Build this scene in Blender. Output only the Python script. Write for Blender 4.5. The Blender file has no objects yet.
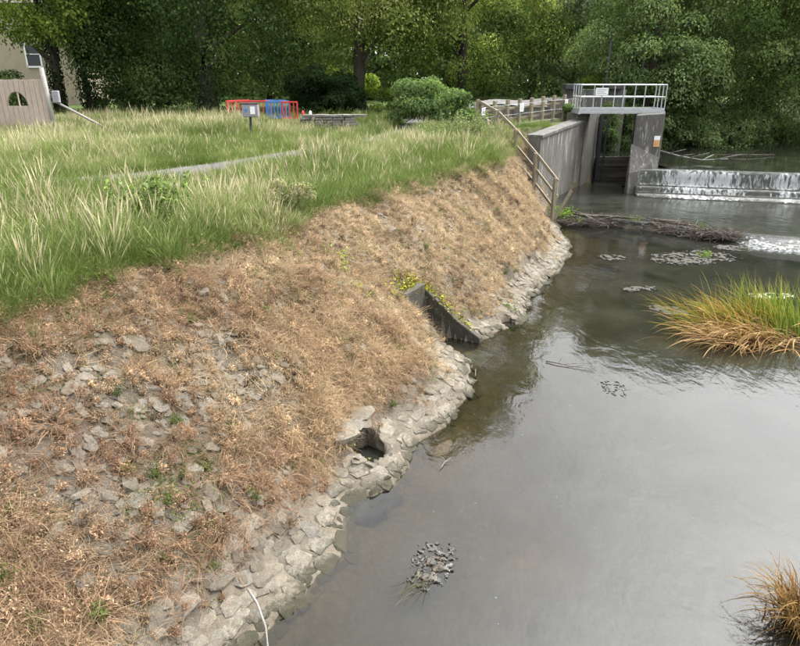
import bpy, math, random
import numpy as np
from mathutils import Vector, Matrix, Euler

# ------------------------------------------------------------------ camera, sky, sun, exposure
scene = bpy.context.scene
C = scene.collection
cam_d = bpy.data.cameras.new('camera'); cam = bpy.data.objects.new('camera', cam_d); C.objects.link(cam)
cam.location = (0, 0, 5.0)
cam.rotation_euler = (math.radians(90 - 20.95), 0, 0)
cam_d.sensor_width = 36; cam_d.lens = 28.8; cam_d.clip_end = 1500; cam_d.clip_start = 0.05
scene.camera = cam

SUN_EL, SUN_AZ = math.radians(55), math.radians(54)      # azimuth measured clockwise from +Y
world = bpy.data.worlds.new('World'); scene.world = world; world.use_nodes = True
wn = world.node_tree; wn.nodes.clear()
def wnode(t, **k):
    n = wn.nodes.new(t)
    for a, b in k.items(): setattr(n, a, b)
    return n
w_out = wnode('ShaderNodeOutputWorld'); w_bg = wnode('ShaderNodeBackground')
w_sky = wnode('ShaderNodeTexSky', sky_type='NISHITA', sun_disc=False, sun_elevation=SUN_EL, sun_rotation=SUN_AZ)
w_tc = wnode('ShaderNodeTexCoord'); w_no = wnode('ShaderNodeTexNoise'); w_rmp = wnode('ShaderNodeValToRGB'); w_mix = wnode('ShaderNodeMixRGB')
w_no.inputs['Scale'].default_value = 2.2; w_no.inputs['Detail'].default_value = 5; w_no.inputs['Roughness'].default_value = 0.55
w_rmp.color_ramp.elements[0].position = 0.33; w_rmp.color_ramp.elements[0].color = (5.6, 5.8, 6.1, 1)
w_rmp.color_ramp.elements[1].position = 0.68; w_rmp.color_ramp.elements[1].color = (11.2, 11.3, 11.5, 1)
w_mix.inputs[0].default_value = 0.86
wn.links.new(w_tc.outputs['Generated'], w_no.inputs['Vector']); wn.links.new(w_no.outputs['Fac'], w_rmp.inputs[0])
wn.links.new(w_sky.outputs[0], w_mix.inputs[1]); wn.links.new(w_rmp.outputs[0], w_mix.inputs[2])
# thin cloud is brighter round the hidden sun
w_dot = wnode('ShaderNodeVectorMath', operation='DOT_PRODUCT'); w_nrm = wnode('ShaderNodeVectorMath', operation='NORMALIZE')
w_dot.inputs[1].default_value = (math.sin(SUN_AZ)*math.cos(SUN_EL), math.cos(SUN_AZ)*math.cos(SUN_EL), math.sin(SUN_EL))
w_max = wnode('ShaderNodeMath', operation='MAXIMUM'); w_pow = wnode('ShaderNodeMath', operation='POWER'); w_mul = wnode('ShaderNodeMath', operation='MULTIPLY'); w_add = wnode('ShaderNodeMixRGB', blend_type='ADD')
w_max.inputs[1].default_value = 0; w_pow.inputs[1].default_value = 13; w_mul.inputs[1].default_value = 90; w_add.inputs[0].default_value = 1
w_pw2 = wnode('ShaderNodeMath', operation='POWER'); w_mu2 = wnode('ShaderNodeMath', operation='MULTIPLY_ADD'); w_pw2.inputs[1].default_value = 2.2; w_mu2.inputs[1].default_value = 15
wn.links.new(w_max.outputs[0], w_pw2.inputs[0]); wn.links.new(w_pw2.outputs[0], w_mu2.inputs[0]); wn.links.new(w_mul.outputs[0], w_mu2.inputs[2])
wn.links.new(w_tc.outputs['Generated'], w_nrm.inputs[0]); wn.links.new(w_nrm.outputs[0], w_dot.inputs[0]); wn.links.new(w_dot.outputs['Value'], w_max.inputs[0]); wn.links.new(w_max.outputs[0], w_pow.inputs[0]); wn.links.new(w_pow.outputs[0], w_mul.inputs[0])
wn.links.new(w_mix.outputs[0], w_add.inputs[1]); wn.links.new(w_mu2.outputs[0], w_add.inputs[2])
wn.links.new(w_add.outputs[0], w_bg.inputs[0]); w_bg.inputs[1].default_value = 0.115
wn.links.new(w_bg.outputs[0], w_out.inputs[0])
sun_d = bpy.data.lights.new('sun', 'SUN'); sun = bpy.data.objects.new('sun', sun_d); C.objects.link(sun)
sun_d.energy = 1.3; sun_d.angle = math.radians(14); sun_d.color = (1.0, 0.95, 0.86)
sd = Vector((math.sin(SUN_AZ)*math.cos(SUN_EL), math.cos(SUN_AZ)*math.cos(SUN_EL), math.sin(SUN_EL)))
sun.rotation_euler = sd.to_track_quat('Z', 'Y').to_euler(); sun.location = (0, 0, 40)
vs = scene.view_settings
vs.view_transform = 'Standard'; vs.look = 'None'; vs.gamma = 1; vs.use_curve_mapping = False; vs.exposure = 1.02
scene.cycles.use_denoising = True
scene.cycles.adaptive_threshold = 0.03; scene.cycles.max_bounces = 6; scene.cycles.diffuse_bounces = 2; scene.cycles.glossy_bounces = 2
scene.cycles.transmission_bounces = 3; scene.cycles.transparent_max_bounces = 12
scene.cycles.caustics_reflective = False; scene.cycles.caustics_refractive = False

rng = np.random.default_rng(7)
R = random.Random(11)

# ------------------------------------------------------------------ noise and curve helpers
_tab = np.random.default_rng(3).random((256, 256))
def vnoise(x, y, s=1.0, o=0.0):
    x = np.asarray(x, float)*s + 37.3 + o; y = np.asarray(y, float)*s + 91.7 - o*1.7
    xi = np.floor(x).astype(int); yi = np.floor(y).astype(int); fx = x - xi; fy = y - yi
    fx = fx*fx*(3-2*fx); fy = fy*fy*(3-2*fy); a = xi & 255; b = (xi+1) & 255; c = yi & 255; d = (yi+1) & 255
    return (_tab[a, c]*(1-fx)+_tab[b, c]*fx)*(1-fy) + (_tab[a, d]*(1-fx)+_tab[b, d]*fx)*fy
def fbm(x, y, s=1.0, o=0.0, n=4):
    r = 0; a = 0.5; t = 0
    for i in range(n):
        r = r + a*vnoise(x, y, s*2**i, o+i*13.1); t += a; a *= 0.5
    return r/t
def sstep(a, b, x):
    t = np.clip((x-a)/(b-a), 0, 1); return t*t*(3-2*t)
def catmull(P, step):
    P = np.array(P, float); out = []
    Q = np.vstack([2*P[0]-P[1], P, 2*P[-1]-P[-2]])
    for i in range(1, len(Q)-2):
        n = max(1, int(np.linalg.norm(Q[i+1][:2]-Q[i][:2])/step))
        for k in range(n):
            t = k/n
            out.append(0.5*((2*Q[i])+(-Q[i-1]+Q[i+1])*t+(2*Q[i-1]-5*Q[i]+4*Q[i+1]-Q[i+2])*t*t+(-Q[i-1]+3*Q[i]-3*Q[i+1]+Q[i+2])*t**3))
    out.append(Q[-2]); return np.array(out)

# ------------------------------------------------------------------ mesh helpers
def set_props(o, label=None, cat=None, group=None, kind=None):
    if label: o['label'] = label
    if cat: o['category'] = cat
    if group: o['group'] = group
    if kind: o['kind'] = kind
    return o
def np_mesh(name, V, F, mat=None, attrs=None, smooth=False):
    """V (n,3); F (m,k) equal-sided faces, or a list of tuples; attrs {name:(type, array)} on points"""
    me = bpy.data.meshes.new(name)
    if isinstance(F, np.ndarray):
        m, k = F.shape
        me.vertices.add(len(V)); me.vertices.foreach_set('co', np.ascontiguousarray(V, np.float32).ravel())
        me.loops.add(m*k); me.loops.foreach_set('vertex_index', np.ascontiguousarray(F, np.int32).ravel())
        me.polygons.add(m); me.polygons.foreach_set('loop_start', np.arange(0, m*k, k, dtype=np.int32))
        try: me.polygons.foreach_set('loop_total', np.full(m, k, np.int32))
        except Exception: pass
    else:
        me.from_pydata([tuple(v) for v in V], [], F)
    for an, (ty, arr) in (attrs or {}).items():
        a = me.attributes.new(an, ty, 'POINT')
        arr = np.asarray(arr, np.float32)
        if ty == 'FLOAT': a.data.foreach_set('value', arr.ravel())
        elif ty == 'FLOAT_COLOR':
            if arr.shape[1] == 3: arr = np.hstack([arr, np.ones((len(arr), 1), np.float32)])
            a.data.foreach_set('color', arr.ravel())
        elif ty == 'FLOAT_VECTOR': a.data.foreach_set('vector', arr.ravel())
    me.update(calc_edges=True); me.validate()
    if smooth: me.polygons.foreach_set('use_smooth', np.ones(len(me.polygons), bool))
    if mat: me.materials.append(mat)
    return me
def link(name, me, parent=None, loc=None, rot=None):
    o = bpy.data.objects.new(name, me); C.objects.link(o)
    if parent: o.parent = parent
    if loc is not None: o.location = loc
    if rot is not None: o.rotation_euler = rot
    return o
def thing(name, label, cat, loc=(0, 0, 0), rz=0, group=None):
    o = bpy.data.objects.new(name, None); C.objects.link(o); o.location = loc; o.rotation_euler = (0, 0, rz)
    o.empty_display_size = 0.2
    return set_props(o, label, cat, group)
class MB:
    def __init__(s): s.v = []; s.f = []
    def add(s, V, F):
        b = len(s.v); s.v += [tuple(v) for v in V]; s.f += [tuple(i+b for i in f) for f in F]; return s
    def box(s, c, d, rz=0, j=0.0, M=None, taper=1.0):
        hx, hy, hz = d[0]/2, d[1]/2, d[2]/2; ca, sa = math.cos(rz), math.sin(rz); V = []
        for z in (-1, 1):
            k = taper if z > 0 else 1.0
            for x, y in ((-1, -1), (1, -1), (1, 1), (-1, 1)):
                px, py, pz = x*hx*k+R.uniform(-j, j), y*hy*k+R.uniform(-j, j), z*hz+R.uniform(-j, j)
                p = Vector((px*ca-py*sa, px*sa+py*ca, pz))
                if M: p = M @ Vector((px, py, pz))
                V.append((p[0]+c[0], p[1]+c[1], p[2]+c[2]))
        return s.add(V, [(0, 3, 2, 1), (4, 5, 6, 7), (0, 1, 5, 4), (1, 2, 6, 5), (2, 3, 7, 6), (3, 0, 4, 7)])
    def bar(s, a, b, w, h):
        a = Vector(a); b = Vector(b); d = b-a; M = d.to_track_quat('X', 'Z').to_matrix()
        return s.box((a+b)/2, (d.length, w, h), M=M)
    def tube(s, pts, rad, n=8, cap=True):
        V, F = tube(pts, rad, n, cap); return s.add(V, F)
    def build(s, name, mat, parent=None, bevel=0, smooth=False):
        me = np_mesh(name, s.v, s.f, mat, smooth=smooth); o = link(name, me, parent)
        if bevel:
            m = o.modifiers.new('bevel', 'BEVEL'); m.width = bevel; m.segments = 2; m.limit_method = 'ANGLE'
        return o
def tube(pts, rad, n=6, cap=True):
    pts = [Vector(p) for p in pts]
    if not hasattr(rad, '__len__'): rad = [rad]*len(pts)
    V = []; F = []
    for i, p in enumerate(pts):
        d = (pts[min(i+1, len(pts)-1)]-pts[max(i-1, 0)])
        q = (d if d.length > 1e-6 else Vector((0, 0, 1))).to_track_quat('Z', 'Y')
        for k in range(n):
            a = 2*math.pi*k/n; V.append(p + q @ Vector((math.cos(a)*rad[i], math.sin(a)*rad[i], 0)))
    for i in range(len(pts)-1):
        for k in range(n):
            F.append((i*n+k, i*n+(k+1) % n, (i+1)*n+(k+1) % n, (i+1)*n+k))
    if cap:
        F.append(tuple(range(n-1, -1, -1))); F.append(tuple((len(pts)-1)*n+k for k in range(n)))
    return V, F

# ------------------------------------------------------------------ materials
def mat_new(name):
    m = bpy.data.materials.new(name); m.use_nodes = True; m.node_tree.nodes.clear(); return m, m.node_tree
class NT:
    def __init__(s, t): s.t = t
    def n(s, ty, ins=None, **k):
        nd = s.t.nodes.new(ty)
        for a, b in k.items(): setattr(nd, a, b)
        for a, b in (ins or {}).items():
            if isinstance(b, bpy.types.NodeSocket): s.t.links.new(b, nd.inputs[a])
            else: nd.inputs[a].default_value = b
        return nd
    def noise(s, scale, detail=4, rough=0.55, vec=None, dist=0.0):
        i = {'Scale': scale, 'Detail': detail, 'Roughness': rough, 'Distortion': dist}
        if vec is not None: i['Vector'] = vec
        return s.n('ShaderNodeTexNoise', i)
    def ramp(s, fac, stops):
        r = s.n('ShaderNodeValToRGB', {0: fac}); e = r.color_ramp.elements
        while len(e) < len(stops): e.new(0.5)
        for el, (p, c) in zip(e, stops):
            el.position = p; el.color = (c, c, c, 1) if not hasattr(c, '__len__') else (*c[:3], 1)
        return r.outputs[0]
    def mix(s, fac, a, b, mode='MIX'):
        r = s.n('ShaderNodeMixRGB', {0: fac}, blend_type=mode)
        for i, v in ((1, a), (2, b)):
            if isinstance(v, bpy.types.NodeSocket): s.t.links.new(v, r.inputs[i])
            else: r.inputs[i].default_value = (*v[:3], 1)
        return r.outputs[0]
    def out(s, sh): s.t.links.new(sh, s.n('ShaderNodeOutputMaterial').inputs[0])
    def bump(s, h, strength=0.3, dist=0.02):
        return s.n('ShaderNodeBump', {'Height': h, 'Strength': strength, 'Distance': dist}).outputs[0]
def surf(name, c1, c2, scale=6, rough=0.85, bump=0.4, bscale=40, spots=None, stretch=None, metallic=0, c3=None, s3=None):
    """rough natural surface: two-tone noise, finer mottling, optional third tone in patches"""
    m, t = mat_new(name); g = NT(t); tc = g.n('ShaderNodeTexCoord').outputs['Object']
    if stretch: tc = g.n('ShaderNodeMapping', {'Vector': tc, 'Scale': stretch}).outputs[0]
    n1 = g.noise(scale, 5, 0.6, tc).outputs['Fac']; n2 = g.noise(bscale, 4, 0.65, tc).outputs['Fac']
    col = g.mix(g.ramp(n1, [(0.3, 0.0), (0.7, 1.0)]), c1, c2)
    col = g.mix(g.ramp(n2, [(0.25, 0.55), (0.75, 0.0)]), col, tuple(0.45*x for x in c1))
    if c3:
        if s3: tc = g.n('ShaderNodeMapping', {'Vector': tc, 'Scale': s3}).outputs[0]
        n3 = g.noise(spots or scale*2.3, 6, 0.7, tc, 0.6).outputs['Fac']
        col = g.mix(g.ramp(n3, [(0.56, 0.0), (0.68, 1.0)]), col, c3)
    b = g.n('ShaderNodeBsdfPrincipled', {'Base Color': col, 'Roughness': rough, 'Metallic': metallic, 'Normal': g.bump(n2, bump, 0.03)})
    b.inputs['Specular IOR Level'].default_value = 0.3
    g.out(b.outputs[0]); return m
def leaf_mat(name, trans=0.35):
    m, t = mat_new(name); g = NT(t)
    col = g.n('ShaderNodeAttribute', attribute_name='col').outputs['Color']
    d = g.n('ShaderNodeBsdfDiffuse', {'Color': col})
    tr = g.n('ShaderNodeBsdfTranslucent', {'Color': g.mix(1.0, col, (1.5, 1.6, 0.95), 'MULTIPLY')})
    g.out(g.n('ShaderNodeMixShader', {0: trans, 1: d.outputs[0], 2: tr.outputs[0]}).outputs[0]); return m
def tuft_mat(name, trans=0.38):
    """blade colour: 'base' tint per tuft, mesh attribute v (0 root - 1 tip), pale attribute for seed heads"""
    m, t = mat_new(name); g = NT(t)
    tint = g.n('ShaderNodeAttribute', attribute_name='tint', attribute_type='INSTANCER').outputs['Color']
    tip = g.n('ShaderNodeAttribute', attribute_name='tipc', attribute_type='INSTANCER').outputs['Color']
    v = g.n('ShaderNodeAttribute', attribute_name='v').outputs['Fac']
    br = g.n('ShaderNodeAttribute', attribute_name='br').outputs['Fac']
    col = g.mix(v, tint, tip)
    mul = g.n('ShaderNodeMath', {0: br, 1: 1.0}, operation='MULTIPLY').outputs[0]
    hsv = g.n('ShaderNodeHueSaturation', {'Color': col, 'Value': mul}).outputs[0]
    d = g.n('ShaderNodeBsdfDiffuse', {'Color': hsv}); tr = g.n('ShaderNodeBsdfTranslucent', {'Color': hsv})
    g.out(g.n('ShaderNodeMixShader', {0: trans, 1: d.outputs[0], 2: tr.outputs[0]}).outputs[0]); return m

M = {}
M['leaf'] = leaf_mat('leaf', .42); M['blade'] = leaf_mat('blade', 0.25); M['tuft'] = tuft_mat('tuft')
M['bark'] = surf('bark', (.055, .047, .036), (.10, .088, .07), 5, 0.95, 0.9, 25, stretch=(1, 1, .25))
M['concrete'] = surf('concrete', (.078, .073, .062), (.155, .147, .126), 1.3, 0.9, 0.5, 22, c3=(.29, .28, .255), spots=1.6, stretch=(1.2, 1.2, .8), s3=(1.6, 1.6, .45))
M['old_concrete'] = surf('old_concrete', (.07, .066, .058), (.14, .133, .12), 1.7, 0.92, 0.6, 18, c3=(.31, .30, .28), spots=2.2, stretch=(1.8, 1.8, .5), s3=(1.6, 1.6, 1.0))
M['wet_concrete'] = surf('wet_concrete', (.05, .052, .046), (.10, .10, .085), 3, 0.35, 0.5, 20)
M['culvert'] = surf('culvert', (.042, .038, .028), (.095, .086, .066), 2.5, 0.9, 0.5, 22, c3=(.03, .03, .02), spots=4, stretch=(2, 2, .6))
M['galv'] = surf('galvanised', (.34, .355, .36), (.44, .455, .46), 8, 0.45, 0.08, 50, metallic=0.35)
M['timber'] = surf('timber', (.17, .145, .10), (.25, .215, .15), 3, 0.85, 0.3, 30, stretch=(1, 1, .2))
M['pale_timber'] = surf('pale_timber', (.36, .29, .24), (.47, .39, .33), 3, 0.8, 0.3, 30, stretch=(1, 1, .15))
M['grey_rail'] = surf('grey_rail', (.22, .21, .19), (.30, .285, .255), 4, 0.7, 0.15, 30)
M['gate'] = surf('gate', (.06, .055, .046), (.12, .11, .09), 3, 0.7, 0.4, 25, stretch=(.3, 1, 1))
M['dark_metal'] = surf('dark_metal', (.03, .032, .034), (.05, .052, .055), 6, 0.5, 0.1, 40)
M['white_sign'] = surf('white_sign', (.72, .73, .74), (.80, .80, .80), 3, 0.5, 0.0, 30)
M['sign_text'] = surf('sign_text', (.22, .24, .28), (.30, .31, .34), 3, 0.6, 0.0, 30)
M['orange'] = surf('orange', (.62, .30, .09), (.66, .36, .13), 3, 0.5, 0.0, 30)
M['red'] = surf('red_plastic', (.50, .035, .045), (.58, .06, .06), 3, 0.45, 0.05, 30)
M['blue'] = surf('blue_plastic', (.045, .16, .42), (.07, .20, .48), 3, 0.45, 0.05, 30)
M['box_grey'] = surf('box_grey', (.22, .21, .23), (.30, .29, .31), 5, 0.6, 0.1, 30)
M['asphalt'] = surf('asphalt', (.075, .072, .067), (.12, .115, .108), 2, 0.95, 0.5, 60)
M['pale_asphalt'] = surf('pale_asphalt', (.20, .195, .185), (.28, .27, .255), 2, 0.95, 0.5, 60)
M['house_wall'] = surf('house_wall', (.30, .255, .18), (.38, .33, .245), 1.5, 0.9, 0.4, 12)
M['roof'] = surf('roof', (.12, .10, .09), (.18, .15, .13), 3, 0.8, 0.4, 20)
M['window_glass'] = surf('window_glass', (.02, .022, .025), (.03, .032, .035), 1, 0.1, 0.0, 10)
M['slab'] = surf('slab', (.13, .12, .105), (.24, .225, .20), 4, 0.9, 0.6, 30, c3=(.12, .11, .10))
M['driftwood'] = surf('driftwood', (.055, .045, .034), (.12, .10, .08), 4, 0.9, 0.6, 30, c3=(.20, .18, .16))
M['pale_stick'] = surf('pale_stick', (.16, .15, .13), (.25, .235, .21), 4, 0.8, 0.3, 30)
M['scum'] = surf('scum', (.04, .037, .028), (.085, .08, .066), 9, 0.9, 0.9, 45, c3=(.045, .045, .03), spots=14)
M['white_scum'] = surf('white_scum', (.045, .042, .034), (.11, .107, .098), 9, 0.8, 0.6, 45, c3=(.20, .19, .14), spots=16)
M['fleck'] = surf('fleck', (.13, .13, .12), (.22, .22, .21), 9, 0.8, 0.2, 45)
M['lily'] = surf('lily', (.14, .17, .09), (.22, .25, .15), 6, 0.6, 0.2, 30)
M['moss'] = surf('moss', (.10, .11, .02), (.22, .22, .04), 7, 0.95, 0.9, 50, c3=(.12, .075, .03))
M['dam_mud'] = surf('dam_mud', (.07, .055, .04), (.13, .105, .08), 6, 0.9, 0.9, 30)

# stone material: colour from object-random so that the stones differ
def stone_mat():
    m, t = mat_new('stone'); g = NT(t)
    tc = g.n('ShaderNodeTexCoord').outputs['Object']; info = g.n('ShaderNodeObjectInfo')
    off = g.n('ShaderNodeVectorMath', {0: tc, 1: info.outputs['Location']}, operation='ADD').outputs[0]
    n1 = g.noise(5, 6, 0.65, off).outputs['Fac']; n2 = g.noise(26, 5, 0.7, off).outputs['Fac']
    col = g.ramp(info.outputs['Random'], [(0.0, (.14, .118, .088)), (0.35, (.215, .185, .14)), (0.7, (.28, .245, .19)), (1.0, (.19, .175, .15))])
    col = g.mix(g.ramp(n1, [(0.40, 0.0), (0.62, 0.75)]), col, (.13, .115, .09))
    col = g.mix(g.ramp(n2, [(0.35, 0.6), (0.55, 0.0)]), col, (.09, .08, .065))
    n3 = g.noise(9, 6, 0.75, off, 0.8).outputs['Fac']
    col = g.mix(g.ramp(n3, [(0.60, 0.0), (0.66, 0.8)]), col, (.42, .40, .36))     # lichen
    zz = g.n('ShaderNodeSeparateXYZ', {0: g.n('ShaderNodeNewGeometry').outputs['Position']}).outputs['Z']          # slimy band at the waterline
    zn = g.n('ShaderNodeMath', {0: zz, 1: g.n('ShaderNodeMath', {0: n1, 1: .12}, operation='MULTIPLY').outputs[0]}, operation='SUBTRACT').outputs[0]
    col = g.mix(g.ramp(zn, [(0.0, 0.9), (0.06, 0.0)]), col, (.05, .047, .03))
    b = g.n('ShaderNodeBsdfPrincipled', {'Base Color': col, 'Roughness': 0.9, 'Normal': g.bump(n2, 1.0, 0.03)})
    b.inputs['Specular IOR Level'].default_value = 0.2
    g.out(b.outputs[0]); return m
M['stone'] = stone_mat()

def ground_mat():
    m, t = mat_new('ground'); g = NT(t)
    tc = g.n('ShaderNodeTexCoord').outputs['Object']
    col = g.n('ShaderNodeAttribute', attribute_name='col').outputs['Color']
    n1 = g.noise(1.1, 6, 0.6, tc).outputs['Fac']; n2 = g.noise(14, 6, 0.7, tc).outputs['Fac']; n3 = g.noise(60, 4, 0.7, tc).outputs['Fac']
    c = g.mix(g.ramp(n1, [(0.3, 0.5), (0.7, 0.0)]), col, (.5, .5, .5), 'MULTIPLY')
    c = g.mix(g.ramp(n2, [(0.3, 0.75), (0.6, 0.0)]), c, (.45, .42, .4), 'MULTIPLY')
    c = g.mix(g.ramp(n3, [(0.58, 0.0), (0.75, 0.6)]), c, (1.7, 1.65, 1.5), 'MULTIPLY')
    vo = g.n('ShaderNodeTexVoronoi', {'Vector': tc, 'Scale': 3.4}, feature='DISTANCE_TO_EDGE')
    crack = g.ramp(vo.outputs['Distance'], [(0.0, 0.0), (0.07, 1.0)])
    bed = g.n('ShaderNodeAttribute', attribute_name='stony').outputs['Fac']
    st = g.n('ShaderNodeMath', {0: bed, 1: g.ramp(crack, [(0.0, 0.75), (1.0, 0.0)])}, operation='MULTIPLY').outputs[0]
    c = g.mix(st, c, (.035, .03, .02))
    h = g.n('ShaderNodeMath', {0: n2, 1: n3}, operation='ADD').outputs[0]
    b = g.n('ShaderNodeBsdfPrincipled', {'Base Color': c, 'Roughness': 0.95, 'Normal': g.bump(h, 0.7, 0.03)})
    b.inputs['Specular IOR Level'].default_value = 0.15
    g.out(b.outputs[0]); return m
M['ground'] = ground_mat()

def water_mat(name, body, clear, ripple, murk_k, bscale=3.0):
    """dielectric mirror on top, silty water below: murk grows with the depth of the bed"""
    m, t = mat_new(name); g = NT(t)
    tc = g.n('ShaderNodeTexCoord').outputs['Object']
    mp = g.n('ShaderNodeMapping', {'Vector': tc, 'Rotation': (0, 0, 0.5), 'Scale': (1.0, 0.55, 1.0)}).outputs[0]
    n1 = g.noise(bscale, 3, 0.5, mp, 0.6).outputs['Fac']; n2 = g.noise(bscale*5, 3, 0.6, mp, 0.3).outputs['Fac']
    patch = g.ramp(g.noise(0.45, 3, 0.5, tc).outputs['Fac'], [(0.35, 0.25), (0.65, 1.0)])
    h = g.n('ShaderNodeMath', {0: n2, 1: 0.22}, operation='MULTIPLY').outputs[0]
    h = g.n('ShaderNodeMath', {0: n1, 1: h}, operation='ADD').outputs[0]
    h = g.n('ShaderNodeMath', {0: h, 1: patch}, operation='MULTIPLY').outputs[0]
    nor = g.bump(h, 1.0, ripple)
    dep = g.n('ShaderNodeAttribute', attribute_name='depth').outputs['Fac']
    e = g.n('ShaderNodeMath', {0: dep, 1: -murk_k}, operation='MULTIPLY').outputs[0]
    e = g.n('ShaderNodeMath', {0: 2.71828, 1: e}, operation='POWER').outputs[0]
    murk = g.n('ShaderNodeMath', {0: 1.0, 1: e}, operation='SUBTRACT').outputs[0]
    silt = g.noise(0.8, 5, 0.6, tc, 0.5).outputs['Fac']
    bc = g.mix(g.ramp(silt, [(0.3, 0.0), (0.7, 1.0)]), tuple(.55*x for x in body), tuple(1.6*x for x in body))
    inner = g.n('ShaderNodeMixShader', {0: murk, 1: g.n('ShaderNodeBsdfTransparent', {'Color': (*clear, 1)}).outputs[0],
                                        2: g.n('ShaderNodeBsdfDiffuse', {'Color': bc}).outputs[0]}).outputs[0]
    fr = g.n('ShaderNodeFresnel', {'IOR': 1.333, 'Normal': nor}).outputs[0]
    gl = g.n('ShaderNodeBsdfGlossy', {'Color': (1, 1, 1, 1), 'Roughness': 0.03, 'Normal': nor}).outputs[0]
    g.out(g.n('ShaderNodeMixShader', {0: fr, 1: inner, 2: gl}).outputs[0]); return m
M['water'] = water_mat('water', (.018, .0185, .015), (.66, .62, .48), 0.009, 1.7)
M['water_mid'] = water_mat('water_mid', (.020, .021, .016), (.6, .6, .45), 0.030, 4, 4.0)
M['water_up'] = water_mat('water_up', (.014, .015, .011), (.6, .6, .45), 0.010, 4, 2.0)

def fall_mat():
    m, t = mat_new('falling_water'); g = NT(t)
    tc = g.n('ShaderNodeTexCoord').outputs['Object']
    foam = g.n('ShaderNodeAttribute', attribute_name='foam').outputs['Fac']
    mp = g.n('ShaderNodeMapping', {'Vector': tc, 'Scale': (5.5, 5.5, 0.9)}).outputs[0]
    n = g.noise(1.6, 6, 0.7, mp, 0.2).outputs['Fac']
    a = g.n('ShaderNodeMath', {0: n, 1: foam}, operation='ADD').outputs[0]
    f = g.ramp(a, [(0.86, 0.0), (1.02, 1.0)])
    white = g.n('ShaderNodeBsdfDiffuse', {'Color': (.33, .34, .34, 1)}).outputs[0]
    gl = g.n('ShaderNodeBsdfGlossy', {'Color': (.9, .9, .9, 1), 'Roughness': 0.35}).outputs[0]
    thin = g.n('ShaderNodeMixShader', {0: 0.02, 1: g.n('ShaderNodeBsdfTransparent', {'Color': (.85, .87, .83, 1)}).outputs[0], 2: gl}).outputs[0]
    g.out(g.n('ShaderNodeMixShader', {0: f, 1: thin, 2: white}).outputs[0]); return m
M['fall'] = fall_mat()

# ------------------------------------------------------------------ the river bank: water's edge, slope width, top height
# x, y, width of the slope behind it, height of its top
EDGE = [(-14, -30, 4, 2.3), (-8, -12, 4, 2.3), (-4.2, -2, 4.0, 2.3), (-2.5, 2.0, 4.6, 2.3), (-1.45, 4.4, 4.6, 2.35), (-1.03, 5.11, 4.6, 2.35),
        (-.66, 5.85, 4.5, 2.35), (-.50, 6.6, 4.4, 2.35), (-.08, 7.0, 4.3, 2.35), (.14, 7.82, 4.2, 2.35), (.62, 8.66, 4.1, 2.35), (1.2, 9.75, 4.0, 2.35),
        (1.32, 10.4, 3.9, 2.35), (1.36, 11.1, 3.85, 2.35), (1.62, 11.8, 3.8, 2.35), (2.5, 12.9, 3.8, 2.35), (3.2, 14.6, 3.7, 2.4), (3.98, 16.3, 3.5, 2.4), (4.6, 17.6, 3.3, 2.45), (5.14, 18.9, 2.9, 2.45),
        (5.5, 20.3, 2.6, 2.5), (5.63, 21.5, 2.4, 2.55), (5.80, 23.2, 2.2, 2.6), (6.15, 24.6, 2.1, 2.75), (6.6, 26.2, 1.9, 2.95), (7.05, 27.5, 1.2, 3.05), (7.25, 28.45, .35, 3.1),
        (8.2, 30.1, .3, 3.15), (9.47, 32.35, .3, 3.15), (9.9, 34, .5, 3.1), (10.6, 36, 1.2, 2.9), (12, 36.6, 1.6, 2.7), (15, 37.6, 1.8, 2.6), (19, 40.0, 2, 2.6), (26, 44, 2, 2.6), (40, 50, 2, 2.6),
        (44, 46, 2, 2.6), (31, 36, 3, 2.5), (26, 24, 4, 2.4), (22, 15, 4, 2.4), (20, 0, 4, 2.3), (20, -30, 4, 2.3)]
E_ = catmull(EDGE, 0.25)
near = (E_[:, 1] > 3.5) & (E_[:, 1] < 24) & (E_[:, 0] < 7)
tang = np.gradient(E_[:, :2], axis=0); tang /= np.linalg.norm(tang, axis=1)[:, None]
nrm_in = np.stack([-tang[:, 1], tang[:, 0]], 1)          # points to the land on the left bank
jag = (fbm(np.arange(len(E_))*0.25, 0, 2.2, 5)-0.5)*0.42
E_[:, :2] += nrm_in*(jag*near)[:, None]
EL = np.concatenate([[0], np.cumsum(np.linalg.norm(np.diff(E_[:, :2], axis=0), axis=1))])

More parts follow.
